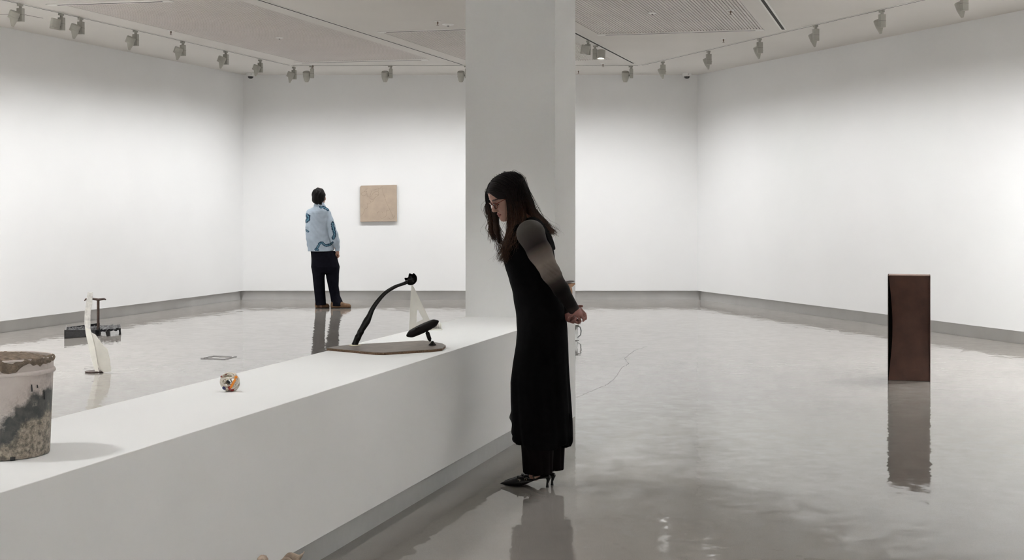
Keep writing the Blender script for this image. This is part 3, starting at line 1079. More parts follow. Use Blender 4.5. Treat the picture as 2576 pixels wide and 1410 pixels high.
# right crumpled slab on legs
E0, E1 = fl(252, 846, 0), fl(304, 843, 0)
s2 = side * 0.8
m = MB()
G2 = 14
vs = []
for z0 in (0.07, 0.048):
    for i in range(G2 + 1):
        for j in range(G2 + 1):
            p = E0.lerp(E1, i / G2) + s2 * (j / G2)
            vs.append(lift(p, z0 + random.uniform(-0.006, 0.012) ))
K = (G2 + 1) ** 2
fs = []
for i in range(G2):
    for j in range(G2):
        q = (i * (G2 + 1) + j, (i + 1) * (G2 + 1) + j, (i + 1) * (G2 + 1) + j + 1, i * (G2 + 1) + j + 1)
        fs += [q, tuple(x + K for x in reversed(q))]
per = [i * (G2 + 1) for i in range(G2 + 1)] + [G2 * (G2 + 1) + j for j in range(1, G2 + 1)] + [i * (G2 + 1) + G2 for i in range(G2 - 1, -1, -1)] + [j for j in range(G2 - 1, 0, -1)]
for i in range(len(per)):
    a_, b_ = per[i], per[(i + 1) % len(per)]
    fs.append((a_, b_, b_ + K, a_ + K))
m.add(vs, fs)
part(m, 'crumpled_slab', 'crumple_gloss', t)
for q, k in ((fl(273, 846.5, 0), 0.028), (fl(303, 842.5, 0), 0.012), (E1 + s2 * 0.9, 0.012), (E0 + s2 * 0.9, 0.014)):
    part(MB().tube([lift(q, 0), lift(q + Vector((-0.01, 0, 0)), 0.06)], [k * 0.8, k], 8), 'leg', 'black_gloss', t)
pb = fl(247, 843.5, 0)
Dp = pb.y
part(MB().tube([lift(pb, 0.0), P(247, 757, Dp)], 0.0155, 12), 'post', 'dark_brown', t, True, angle=40)
part(MB().tube([P(212.5, 757, Dp), P(216, 753.5, Dp), P(232, 752.5, Dp), P(248, 754.5, Dp), P(262, 752.8, Dp), P(266.5, 754.5, Dp)], [0.006, 0.011, 0.013, 0.014, 0.012, 0.008], 10), 'crossbar', 'dark_brown', t, True, angle=50)

# ------------------------------------------------------------------ rods laid on the floor
def rod_pts(): return [((505, 902), (566, 904.6)), ((537, 896), (583, 897.8)), ((513, 901.2), (538, 896)), ((565.5, 904.4), (595.5, 897.2))]
c = on_z(550, 900, 0)
t = thing('rod_frame', 'thin dark rods laid as an open rectangle on the floor', 'sculpture', c)
for (p, q) in rod_pts():
    a, b = on_z(*p, 0.004), on_z(*q, 0.004)
    part(MB().tube([a, b], 0.0026, 8), 'rod', 'rod_dark', t, True, angle=40)

# ------------------------------------------------------------------ bucket of cement on the plinth
BC = Vector((-1.508, 4.335, PZ))
t = thing('bucket', 'stained white plastic bucket filled with set cement at the plinth end', 'bucket', BC)
HB = 0.288
prof = [(0.130, 0.0), (0.139, 0.002), (0.141, 0.008)] + [(0.141 + 0.0095 * k / 14, 0.008 + (0.238 - 0.008) * k / 14) for k in range(1, 15)] + \
       [(0.1505, 0.240), (0.1565, 0.242), (0.1575, 0.247), (0.1555, 0.251), (0.151, 0.253), (0.1513, 0.282), (0.1535, 0.284), (0.1535, 0.288), (0.150, 0.289), (0.147, 0.287), (0.147, 0.26), (0.001, 0.26)]
MB().lathe(prof, 96).build('bucket_body', 'bucket_plastic', t, True, angle=40)
f = Field((-0.17, -0.17, 0.20), (0.17, 0.17, 0.33), 0.004)
f.ell((0, 0, 0.270), (0.1465, 0.1465, 0.026), k=0.01)
for a, z, r in ((-1.32, 0.284, 0.010), (-1.22, 0.275, 0.014), (-1.12, 0.264, 0.017), (-1.02, 0.263, 0.016), (-0.92, 0.271, 0.014), (-0.8, 0.280, 0.010), (-0.66, 0.283, 0.009), (-0.52, 0.281, 0.011), (-0.38, 0.279, 0.012), (-0.24, 0.281, 0.011), (-0.08, 0.283, 0.010), (0.1, 0.284, 0.009), (-2.0, 0.284, 0.008)):
    Ra = np.array([[math.cos(a), -math.sin(a), 0], [math.sin(a), math.cos(a), 0], [0, 0, 1]])
    f.ell((0.148 * math.cos(a), 0.148 * math.sin(a), z), (0.009, 0.016, r), Ra, k=0.008)
f.F += (0.0022 * np.sin(f.ax[0] * 170)[:, None, None] * np.sin(f.ax[1] * 190 + 1)[None, :, None] + 0.0016 * np.sin(f.ax[2] * 260)[None, None, :] * np.sin(f.ax[0] * 240)[:, None, None]).astype(np.float32)
class _R: location = (0, 0, 0)
co = f.mesh('cement')
co.polygons.foreach_set('use_smooth', np.ones(len(co.polygons), bool))
co.materials.append(MATS['cement'])
o = bpy.data.objects.new('cement', co)
COL.objects.link(o)
o.parent = t
for a, z, hh in ((-0.63, 0.205, 0.02), (-0.5, 0.208, 0.008), (-0.30, 0.18, 0.027), (-1.45, 0.235, 0.018)):
    r = 0.1435 + 0.0095 * (z / 0.24)
    MB().tube([(r * math.cos(a), r * math.sin(a), z + hh / 2), (r * math.cos(a + 0.01), r * math.sin(a + 0.01), z - hh / 2)], [0.0016, 0.0022], 6).build('drip', 'black_bit', t)
MB().box((0.139 * math.cos(-0.99), 0.139 * math.sin(-0.99), 0.006), (0.014, 0.008, 0.010), Matrix.Rotation(-0.99 + math.pi / 2, 3, 'Z')).build('base_notch', 'black_bit', t)

# ------------------------------------------------------------------ ball of cords
q = on_z(575, 987, PZ)
R0 = 0.036
t = thing('cord_ball', 'fist-sized tangle of off-white cords with orange and red bits on the plinth', 'sculpture', (q.x, q.y + 0.03, PZ))
for i in range(17):
    ax = Vector(rng.normal(size=3)).normalized()
    e1 = ax.orthogonal().normalized()
    e2 = ax.cross(e1)
    offs = rng.uniform(-0.022, 0.022)
    rr = math.sqrt(max(R0 ** 2 - offs ** 2, 1e-5)) * rng.uniform(0.82, 1.0)
    ph = rng.uniform(0, 6)
    pts = [ax * (offs + 0.004 * math.sin(3 * a + ph)) + (e1 * math.cos(a) + e2 * math.sin(a)) * rr * (1 + 0.06 * math.sin(2 * a + ph)) for a in np.linspace(0, 2 * math.pi, 40, endpoint=False)]
    pts = [Vector((p.x, p.y, max(p.z + 0.036, 0.0035))) for p in pts]
    MB().loop(pts, 0.0026 if i % 3 else 0.0034, 7).build('cord', 'cord_tan' if i % 4 == 1 else 'cord_white', t, True)
def bit(p, q, r, m, nm):
    MB().tube([Vector(p), Vector(p).lerp(Vector(q), 0.5), Vector(q)], [r * 0.85, r, r * 0.85], 10).build(nm, m, t, True, angle=60)
bit((0.008, -0.033, 0.016), (0.026, -0.027, 0.050), 0.0055, 'orange_plastic', 'orange_stick')
MB().lathe([(0.001, -0.006), (0.005, -0.004), (0.0068, 0.0), (0.005, 0.004), (0.001, 0.006)], 14, (0.0285, -0.026, 0.058)).build('orange_bead', 'orange_plastic', t, True)
bit((-0.006, -0.032, 0.044), (0.006, -0.033, 0.034), 0.006, 'black_bit', 'black_piece')
bit((-0.022, -0.029, 0.018), (-0.012, -0.034, 0.012), 0.006, 'navy_plastic', 'navy_piece')
bit((0.0, -0.030, 0.022), (0.006, -0.030, 0.010), 0.006, 'red_plastic', 'red_piece')
bit((0.006, -0.024, 0.007), (0.018, -0.02, 0.0075), 0.006, 'red_plastic', 'red_piece')
bit((-0.034, -0.008, 0.056), (-0.030, -0.010, 0.060), 0.004, 'red_plastic', 'red_piece')
bit((-0.02, 0.0, 0.066), (0.004, 0.002, 0.067), 0.003, 'red_plastic', 'red_piece')

# ------------------------------------------------------------------ ladle and mirror sculpture
TH = 0.0135
out = [(822, 876), (840, 872.5), (883, 867.5), (950, 864), (1064, 857.3), (1080, 859), (1113, 865), (1121, 869.5), (1112, 877), (1084, 880), (1020, 884), (966, 887.3), (944, 887), (874, 880.5)]
pts = [on_z(x, y, PZ + TH) for x, y in out]
c = sum(pts, Vector()) / len(pts)
t = thing('ladle_sculpture', 'black plastic ladle and car mirror mounted on a brown board on the plinth', 'sculpture', (c.x, c.y, PZ))
low = [Vector((p.x, p.y, PZ + 0.0005)) for p in pts]
part(MB().prism(low, (0, 0, TH - 0.003)), 'board_core', 'board_edge', t)
part(MB().prism([Vector((p.x, p.y, PZ + TH - 0.0025)) for p in pts], (0, 0, 0.003)), 'board_face', 'board_top', t)
hb = on_z(893, 870, PZ + TH)
DL = hb.y
m = MB().lathe([(0.001, 0.0), (0.030, 0.0), (0.027, 0.0035), (0.001, 0.0045)], 24, hb, jitter=lambda i, th, r, z: (r * (1 + 0.18 * math.sin(3 * th) * (r > .01)), z))
part(m, 'glue_patch', 'glue_pad', t, True, angle=50)
hp = [(892, 869), (896, 859), (900, 850), (903.5, 843), (907, 836), (910, 830), (916, 820), (923, 808), (929, 796), (937, 778), (951, 757.5), (970, 737), (992, 723), (1008, 716.5), (1018, 713), (1027, 708)]
hr = [0.017, 0.0155, 0.0172, 0.0155, 0.0172, 0.0158, 0.0172, 0.0185, 0.0148, 0.0122, 0.0108, 0.0098, 0.0090, 0.0085, 0.0095, 0.0080]
sm = smooth_path([(x, y, r_) for (x, y), r_ in zip(hp, hr)], 4)
sub, rad = [P(q[0], q[1], DL) for q in sm], [float(q[2]) for q in sm]
part(MB().tube(sub, rad, 16, flat=0.72), 'ladle_handle', 'black_plastic', t, True, angle=60)
for (x, y) in ((894, 858), (899, 847.5), (903.5, 838), (889, 866)):
    m = MB()
    pc = P(x, y, DL - 0.002)
    m.lathe([(0.001, -0.0075), (0.005, -0.006), (0.0075, 0), (0.005, 0.006), (0.001, 0.0075)], 12, pc)
    part(m, 'grip_knob', 'black_plastic', t, True)
# bowl: torn hemispherical shell opening up and towards the viewer
bc = P(1033, 702, DL)
axis = Vector((-0.30, -0.80, 0.52)).normalized()
e1 = axis.cross(Vector((0, 0, 1))).normalized()
e2 = axis.cross(e1)
m = MB()
rows, cols = 14, 48
vs, fs = [], []
def rim_ang(dx_, dz_):
    d = Vector((dx_, 0, dz_))
    d = d - axis * d.dot(axis)
    return math.atan2(d.dot(e2), d.dot(e1))
SPIKES = ((rim_ang(0.55, 0.83), 0.75, 1.15), (rim_ang(-0.35, 0.94), 0.45, 0.75), (rim_ang(-0.95, 0.25), 0.40, 0.85))
def rim(a):
    s = 0.12
    for c0, wdt, hgt2 in SPIKES:
        d = (a - c0 + math.pi) % (2 * math.pi) - math.pi
        s = max(s, 0.12 + hgt2 * max(0, 1 - abs(d) / wdt))
    return s
for sh in (0.0335, 0.031):
    for i in range(rows + 1):
        for j in range(cols):
            a = 2 * math.pi * j / cols
            top = rim(a)
            lat = -math.pi / 2 + (math.pi / 2 + top * 0.8 - 0.55) * i / rows
            vs.append(bc + (e1 * math.cos(a) + e2 * math.sin(a)) * (sh * math.cos(lat)) + axis * (sh * math.sin(lat)))
K = (rows + 1) * cols
for i in range(rows):
    for j in range(cols):
        j2 = (j + 1) % cols
        q = (i * cols + j, i * cols + j2, (i + 1) * cols + j2, (i + 1) * cols + j)
        fs += [q, tuple(x + K for x in reversed(q))]
for j in range(cols):
    j2 = (j + 1) % cols
    fs.append((rows * cols + j, rows * cols + j2, K + rows * cols + j2, K + rows * cols + j))
m.add(vs, fs)
part(m, 'ladle_bowl', 'black_plastic', t, True, angle=60)
# rear-view mirror seen from behind on its ball-jointed stem
ft = on_z(1088, 869.5, PZ + TH)
DM = ft.y
f = Field(P(1010, 858, DM - 0.05), P(1112, 796, DM + 0.05), 0.0025) if False else None
p0, p1 = P(1031, 842, DM - 0.01), P(1095, 812, DM + 0.015)
lo = np.minimum(np.array(p0), np.array(p1)) - 0.06
hi = np.maximum(np.array(p0), np.array(p1)) + 0.06
f = Field(lo, hi, 0.0025)
mid = (p0 + p1) / 2
xa = (p1 - p0).normalized()
za = Vector((0, 0, 1)) - xa * xa.z
za.normalize()
ya = za.cross(xa)
RM = np.array([[xa.x, ya.x, za.x], [xa.y, ya.y, za.y], [xa.z, ya.z, za.z]])
f.ell(mid, ((p1 - p0).length / 2 + 0.020, 0.022, 0.023), RM, k=0.005)
f.cone(p0 + xa * 0.012, p1 - xa * 0.012, 0.0185, 0.0185, k=0.012)
f.build('mirror_shell', 'mirror_plastic', t)
part(MB().box(P(1050, 826.5, DM - 0.022), (0.026, 0.02, 0.012), Matrix((xa, ya, za)).transposed()), 'mirror_tab', 'mirror_plastic', t, bevel=0.003)
j0, j1 = P(1073, 832, DM), P(1082.5, 859.5, DM)
part(MB().tube([j0, j0.lerp(j1, 0.12), j0.lerp(j1, 0.2), j0.lerp(j1, 0.8), j0.lerp(j1, 0.9), j1], [0.005, 0.006, 0.0105, 0.0105, 0.007, 0.005], 12), 'mirror_stem', 'mirror_plastic', t, True, angle=50)
part(MB().lathe([(0.020, -0.0), (0.019, 0.005), (0.009, 0.014), (0.007, 0.020), (0.001, 0.023)], 20, ft), 'mirror_foot', 'mirror_plastic', t, True, angle=50)

# ------------------------------------------------------------------ milky set square
q0 = on_z(1030, 832, PZ)
DS = q0.y
t = thing('set_square', 'milky translucent set square standing upright behind the ladle', 'set square', (q0.x, q0.y, PZ))
A = P(1034, 716, DS); A = Vector((A.x, A.y, A.z))
outer = [P(1034.5, 716, DS), P(1038, 716.5, DS), P(1087, 818, DS), P(1087.5, 831.8, DS), P(1029, 831.8, DS)]
inner = [P(1049.5, 777, DS), P(1064.5, 803.5, DS), P(1047.5, 812.5, DS)]
outer = [Vector((p.x, p.y, max(p.z, PZ + 0.0006))) for p in outer]
m = MB()
off = Vector((0, 0.004, 0))
o5, i3 = outer, inner
ring_f = [(0, 5, 7, 4), (4, 7, 3), (3, 7, 6, 2), (2, 6, 5, 1), (1, 5, 0)]
vs = o5 + i3
n8 = 8
fs = [tuple(q) for q in ring_f] + [tuple(x + n8 for x in reversed(q)) for q in ring_f]
for i in range(5): fs.append((i, (i + 1) % 5, (i + 1) % 5 + n8, i + n8))
for i in range(3): fs.append((5 + i, 5 + (i + 1) % 3, 5 + (i + 1) % 3 + n8, 5 + i + n8))
m.add(vs + [p + off for p in vs], fs)
part(m, 'triangle_plate', 'milky_plastic', t)
m = MB()
c0 = on_z(1098, 831, PZ)
arc = [Vector((c0.x + 0.030 * math.cos(a), c0.y + 0.02 + 0.05 * math.sin(a), PZ + 0.0006)) for a in np.linspace(-0.2, math.pi + 0.2, 18)]
for i in range(len(arc) - 1):
    a, b = arc[i], arc[i + 1]
    hz = 0.045 * (0.4 + 0.6 * math.sin(math.pi * (i + 0.5) / 18))
    m.add([a, b, b + Vector((0, 0, hz)), a + Vector((0, 0, hz))], [(0, 1, 2, 3)])
o = part(m, 'curved_support', 'paper', t, True)
md = o.modifiers.new('thick', 'SOLIDIFY'); md.thickness = 0.0015
part(MB().box((c0.x - 0.03, c0.y + 0.012, PZ + 0.0025), (0.13, 0.05, 0.004)), 'base_plate', 'paper', t, bevel=0.001)

# ------------------------------------------------------------------ clear vessel on the floor beyond the column
q = on_z(1437, 856, 0)
DV = q.y
t = thing('clear_jug', 'clear plastic jug standing on the floor just right of the column', 'jug', (q.x, q.y, 0))
r = 0.068
m = MB().lathe([(0.001, 0.001), (r, 0.001), (r + 0.002, 0.012), (r + 0.004, 0.15), (r + 0.02, 0.163), (r + 0.034, 0.167), (r + 0.030, 0.172), (r + 0.001, 0.160), (r - 0.002, 0.150), (r - 0.004, 0.012), (0.001, 0.008)], 40)
m.build('jug_body', 'clear_plastic', t, True, angle=40)
m = MB().lathe([(0.001, 0.098), (0.03, 0.1), (0.05, 0.112), (0.058, 0.125), (0.058, 0.152), (0.001, 0.152)], 32)
m.build('grey_insert', 'grey_soft', t, True, angle=40)
MB().lathe([(r + 0.004, 0.158), (r + 0.036, 0.168), (r + 0.036, 0.174), (r + 0.002, 0.165)], 40).build('jug_rim', 'white_plastic', t, True, angle=40)
MB().tube([(r + 0.002, 0, 0.15), (r + 0.03, 0, 0.14), (r + 0.04, 0, 0.10), (r + 0.034, 0, 0.055), (r + 0.004, 0, 0.028)], [0.006, 0.007, 0.007, 0.006, 0.005], 10).build('jug_handle', 'clear_grey', t, True)
MB().lathe([(0.001, 0.0003), (r + 0.018, 0.0003), (r + 0.018, 0.004), (r + 0.002, 0.0048), (0.001, 0.0048)], 40).build('jug_base', 'clear_plastic', t, True, angle=40)

# ------------------------------------------------------------------ brown wooden bracket fixed to the column side
def onside(x, y):                 # point of the column's right side plane seen at pixel
    k = (x - CX) / FPX
    D = PN1 / (k * N.x + N.y)
    return P(x, y, D)
t = thing('wooden_bracket', 'brown wooden bracket fixed to the column side behind the forearm', 'sculpture', onside(1432, 735))
e = N * 0.012
def brk(poly, nm, m_, thk=0.03, o0=0.001):
    pts = [onside(x, y) + N * o0 for x, y in poly]
    part(MB().prism(pts, N * thk), nm, m_, t, bevel=0.002)
brk([(1408, 712), (1431, 706.5), (1435, 707.5), (1434, 709), (1410, 715)], 'upper_blade', 'dark_brown')
brk([(1412, 716), (1434, 712.5), (1435.5, 715), (1428, 722), (1418, 724)], 'bracket_head', 'wood_brown', 0.034)
brk([(1414, 721), (1428, 721), (1430, 730), (1430.5, 744), (1427, 748), (1416, 746)], 'bracket_body', 'wood_brown', 0.026)

# ------------------------------------------------------------------ pale rough casts at the lower edge
def cast(cx_px, top_px, D, wx, wy, hgt, label, rot):
    p = P(cx_px, top_px, D)
    z1 = p.z
    f = Field((-wx - .06, -wy - .06, -0.02), (wx + .06, wy + .06, z1 + 0.06), 0.007)
    rows = []
    for k in range(12):
        u_ = k / 11
        s = 1.0 - 0.16 * u_ + 0.07 * math.sin(5 * u_ + rot) 
        rows.append((z1 * u_ * 0.97 + 0.006, 0.018 * math.sin(4 * u_ + rot), 0, wx * s, wy * s))
    f.loft(rows, (1, 0), (0, 1), k=0.005, power=2.6)
    x, y, z = f.ax[0][:, None, None], f.ax[1][None, :, None], f.ax[2][None, None, :]
    f.F += (0.008 * np.sin(x * 70 + 3 * np.sin(z * 30 + rot)) * np.sin(z * 45 + y * 60) + 0.006 * np.sin(y * 80 + z * 25 + rot)).astype(np.float32)
    # slanting broken top with a hollow
    f.cut(lambda x, y, z: (z - (z1 - 0.004) - 0.35 * (x - wx * 0.75) + 0.01 * np.sin(x * 90)) * 0.9)
    f.apply((-wx, -wy, z1 - 0.12), (wx, wy, z1 + .05), lambda x, y, z: np.maximum(np.sqrt((x / (wx - .022)) ** 2 + (y / (wy - .022)) ** 2) - 1, -5) * (min(wx, wy) - .022) + np.maximum(0, (z1 - 0.10 - z)), 0.01, 's')
    t = thing('rough_cast', label, 'sculpture', (p.x, p.y, 0))
    me = f.mesh('cast_body')
    me.polygons.foreach_set('use_smooth', np.ones(len(me.polygons), bool))
    me.materials.append(MATS['rough_cast'])
    o = bpy.data.objects.new('cast_body', me)
    COL.objects.link(o)
    o.parent = t
    for a in (-0.3, 0.25):
        m = MB()
        pts = [Vector((wx * 0.5 * a + 0.01 * k, -wy * 1.0 - 0.004, z1 * (0.9 - 0.12 * k) - 0.03)) for k in range(5)]
        m.tube(pts, [0.006, 0.008, 0.007, 0.008, 0.005], 6)
        m.build('ridge', 'rough_cast', t, True)
cast(669, 1395, 4.70, 0.026, 0.03, .3, 'small pale rough cast stub at the lower edge, left of its larger neighbour', 0.4)
cast(736, 1386, 4.90, 0.052, 0.05, .3, 'larger pale rough cast stub at the lower edge in front of the plinth', 1.7)

# ------------------------------------------------------------------ woman leaning over the plinth
WO = Vector(((1385 - CX) / FPX * 7.66, 7.66, 0))
WF = -N.copy()
WL = Vector((-WF.y, WF.x, 0))
def WP(x, y, l=0.0):
    k = (x - CX) / FPX
    b = WO + WL * l
    f_ = (k * b.y - b.x) / (WF.x - k * WF.y)
    p = b + WF * f_
    return Vector((p.x, p.y, H - (y - HY) / FPX * p.y))
def wfz(x, y, l=0.0):
    p = WP(x, y, l)
    return (p - WO).dot(WF), p.z
wm = thing('person', 'woman in long black dress with sheer sleeves leaning over the plinth, hands clasped behind', 'person', (WO.x, WO.y, 0))
E1, E2 = (WF.x, WF.y), (WL.x, WL.y)
wc1, wc2 = WO.dot(WF), WO.dot(WL)
ROWS = [(546, 1318, 1338, .045), (552, 1306, 1347, .085), (558, 1297, 1353, .125), (566, 1289, 1362, .150), (580, 1280, 1373, .160), (600, 1273, 1382, .160), (630, 1268, 1391, .152), (655, 1269, 1395, .145),
        (680, 1275, 1398, .136), (700, 1282, 1400, .130), (725, 1289, 1404, .128), (750, 1294, 1409, .138), (775, 1299, 1417, .150), (800, 1302, 1423, .160), (830, 1304, 1425, .165),
        (866, 1301, 1427, .165), (912, 1293, 1428.5, .158), (960, 1286.5, 1431, .152), (1010, 1287, 1434, .150), (1060, 1289, 1436.5, .150), (1100, 1293, 1437, .150), (1128, 1304, 1430, .148)]
def wrows(rows, shrink=0.0):
    out = []
    for y, xl, xr, b in rows:
        fl_, z = wfz(xl, y)
        fr_, _ = wfz(xr, y)
        out.append((z, (fl_ + fr_) / 2 + wc1, wc2, max((fl_ - fr_) / 2 - shrink, 0.01), max(b - shrink, 0.01)))
    return out
# head frame
yaw, pitch = math.radians(20), math.radians(27)
Hf = Vector((-math.cos(yaw) * math.cos(pitch), -math.sin(yaw) * math.cos(pitch), -math.sin(pitch)))
Hu = Vector((-math.cos(yaw) * math.sin(pitch), -math.sin(yaw) * math.sin(pitch), math.cos(pitch)))
Hl = Hu.cross(Hf)
OH = WP(1277.5, 494, 0.0)
RH = np.array([[Hf.x, Hl.x, Hu.x], [Hf.y, Hl.y, Hu.y], [Hf.z, Hl.z, Hu.z]])
HS = 0.95
def hd(x, y, z): return OH + (Hf * x + Hl * y + Hu * z) * HS
def head_sdf(f):
    e = lambda c, r, k=.02, op='u': f.ell(hd(*c), np.array(r) * HS, RH, k, op)
    e((-.015, 0, .035), (.098, .075, .086))
    e((.03, 0, -.03), (.062, .058, .085), .03)
    e((.04, 0, .045), (.054, .060, .05), .03)
    e((.052, 0, -.088), (.036, .036, .026), .03)
    for s in (-1, 1):
        e((.060, s * .043, -.030), (.026, .022, .026), .03)
        e((.103, s * .034, -.002), (.020, .021, .014), .014, 's')
        e((.0775, s * .033, -.003), (.0125, .0155, .0125), .004)
        e((.098, s * .0115, -.040), (.010, .0075, .0075), .008)
    f.cone(hd(.083, -.03, .020), hd(.083, .03, .020), .009, .009, .014)
    f.cone(hd(.088, 0, .008), hd(.110, 0, -.032), .0075, .0095, .013)
    e((.0915, 0, -.062), (.010, .021, .0058), .005)
    e((.0895, 0, -.0735), (.0105, .018, .0065), .005)
    e((.078, 0, -.100), (.018, .018, .014), .018)
body = Field((WO.x - .5, WO.y - .35, 0.02), (WO.x + .28, WO.y + .35, 1.66), 0.0032)
head_sdf(body)
body.cone(hd(-.03, 0, -.05), WP(1331, 566), .048, .054, .03)
body.loft(wrows([r for r in ROWS if r[0] <= 830], 0.012), E1, E2, k=.03)
for l, foot in ((.055, (1345, 1196)), (-.055, (1366, 1188))):
    body.chain([WP(1362, 815, l * 1.2), WP(1358, 985, l), WP(foot[0], foot[1], l), ], [.058, .045, .030], .03)
SH_L, EL_L, WR_L = WP(1334, 590, .165), WP(1387, 690, .185), WP(1443, 779, .075)
SH_R, EL_R, WR_R = WP(1334, 590, -.165), WP(1392, 700, -.215), WP(1427, 796, -.03)
body.chain([SH_L, EL_L, WR_L], [.046, .034, .024], .02)
body.chain([SH_R, EL_R, WR_R], [.046, .034, .024], .02)
def hand(wr, palm, fingers, thumb):
    body.chain([wr, palm[0], palm[1]], [.022, .021, .017], .012)
    body.cone(palm[2], palm[3], .016, .014, .012)
    for fg in fingers:
        body.chain(fg, [.0078, .0070, .0064, .0056][:len(fg)], .0025)
    body.chain(thumb, [.0100, .0082, .0068][:len(thumb)], .004)
# left (near) hand hangs below its cuff, fingers curling back
hand(WR_L, [WP(1450, 785, .07), WP(1459, 791, .055), WP(1452, 790, .085), WP(1461, 795, .07)],
     [[WP(1460, 780, .050), WP(1467, 785, .050), WP(1472, 790, .060), WP(1474, 795, .072)],
      [WP(1461, 786, .060), WP(1469, 793, .066), WP(1474, 799, .078), WP(1474, 803, .092)],
      [WP(1458, 791, .070), WP(1465, 799, .080), WP(1469, 805, .092), WP(1467, 808, .104)],
      [WP(1453, 794, .078), WP(1458, 803, .092), WP(1460, 809, .104), WP(1457, 811, .114)]],
     [WP(1452, 781, .05), WP(1461, 779, .035), WP(1467, 785, .03)])
# right (far) hand wraps below and around the left wrist
hand(WR_R, [WP(1433, 800, .0), WP(1443, 804, .03), WP(1431, 803, .02), WP(1442, 808, .05)],
     [[WP(1444, 801, .04), WP(1453, 807, .075), WP(1458, 812, .095), WP(1452, 812, .11)],
      [WP(1442, 805, .05), WP(1449, 811, .085), WP(1455, 813, .105), WP(1448, 811, .115)],
      [WP(1438, 807, .05), WP(1440, 811, .09), WP(1446, 806, .115), WP(1450, 800, .118)],
      [WP(1434, 805, .045), WP(1430, 804, .09), WP(1434, 797, .112), WP(1440, 794, .114)]],
     [WP(1440, 793, .0), WP(1450, 772, .0), WP(1464, 771, .02)])
def skin_colors(V):
    d = V - np.array(OH)
    q = (d @ RH) / HS
    C = np.tile(np.array([0.38, 0.215, 0.165]), (len(V), 1))
    x, y, z = q[:, 0], q[:, 1], q[:, 2]
    inh = (np.abs(x) < .13) & (np.abs(y) < .09) & (np.abs(z) < .14)
    lips = inh & (x > .080) & ((y / .0215) ** 2 + ((z + .0675) / .0125) ** 2 < 1)
    C[lips] = (0.27, 0.10, 0.085)
    mouth = inh & (x > .083) & (np.abs(y) < .021) & (np.abs(z + .0675) < .0022)
    C[mouth] = (0.10, 0.03, 0.03)
    ay = np.abs(y)
    brow = inh & (x > .055) & (ay > .013) & (ay < .055) & (np.abs(z - .022 + (ay - .034) ** 2 * 6) < .0045)
    C[brow] = (0.05, 0.03, 0.025)
    lash = inh & (x > .06) & (ay > .019) & (ay < .049) & (np.abs(z + .010 - (ay - .033) ** 2 * 8) < .0025)
    C[lash] = (0.03, 0.02, 0.018)
    hand_ = (V[:, 2] < 1.2) & (V[:, 2] > .6)
    C[hand_] = (0.33, 0.155, 0.13)  # hands darker: the dim light there is put into the skin colour
    return C
body.build('body', 'skin', wm, skin_colors)

# dress
dr = Field((WO.x - .42, WO.y - .3, .2), (WO.x + .25, WO.y + .3, 1.5), 0.0055)
zk = WP(1360, 850).z
def rip(th, z):
    amp = np.clip((zk - z) / 0.55, 0, 1) * 0.030
    w1 = np.clip(1 - np.abs(z - WP(1350, 745).z) / 0.22, 0, 1) * 0.012
    return amp * np.sin(9 * th + 2 + 1.5 * z) + 0.6 * amp * np.sin(17 * th + 5 * z) + w1 * np.sin(58 * z + 3 * np.cos(th + .5) + 2 * np.sin(2 * th))
dr.loft(wrows(ROWS), E1, E2, k=.01, ripple=rip)
# shoulder straps edge
dr.cut(lambda x, y, z: -(z - WP(1370, 1123).z) + 0.02 * np.sin(3.1 * np.arctan2((x - WO.x) * E2[0] + (y - WO.y) * E2[1], (x - WO.x) * E1[0] + (y - WO.y) * E1[1])))
dress = dr.build('dress', 'black_fabric', wm)
# sheer fluttering edges at the front and back slits
def ruffle(outer, inner, l0, nm):
    m = MB()
    vs = []
    n = len(outer)
    for i in range(n):
        o_, i_ = outer[i], inner[i]
        w_ = 0.02 * math.sin(i * 1.9)
        vs += [WP(i_[0], i_[1], l0), WP((o_[0] + i_[0]) / 2, (o_[1] + i_[1]) / 2, l0 + w_ * .6), WP(o_[0], o_[1], l0 + w_)]
    m.add(vs, [q for i in range(n - 1) for q in ((i * 3, i * 3 + 1, i * 3 + 4, i * 3 + 3), (i * 3 + 1, i * 3 + 2, i * 3 + 5, i * 3 + 4))])
    o = part(m, nm, 'black_sheer', wm, True)
    md = o.modifiers.new('sub', 'SUBSURF'); md.levels = 2; md.render_levels = 2
    md = o.modifiers.new('thick', 'SOLIDIFY'); md.thickness = 0.0012
ruffle([(1289, 1018), (1286, 1036), (1281, 1048), (1282, 1056), (1289, 1065), (1286, 1080), (1286, 1092), (1290, 1098), (1287, 1104), (1290, 1112), (1298, 1118), (1314, 1122)],
       [(1299, 1018), (1299, 1036), (1299, 1048), (1300, 1056), (1301, 1065), (1301, 1080), (1302, 1092), (1303, 1098), (1304, 1104), (1308, 1108), (1314, 1112), (1322, 1116)], .03, 'hem_ruffle')
ruffle([(1435, 1040), (1437, 1060), (1437.5, 1080), (1439, 1096), (1442.5, 1108), (1440, 1118), (1434, 1125), (1418, 1130)],
       [(1425, 1040), (1426, 1060), (1426, 1080), (1427, 1096), (1427, 1106), (1424, 1114), (1418, 1118), (1410, 1120)], .02, 'hem_ruffle')

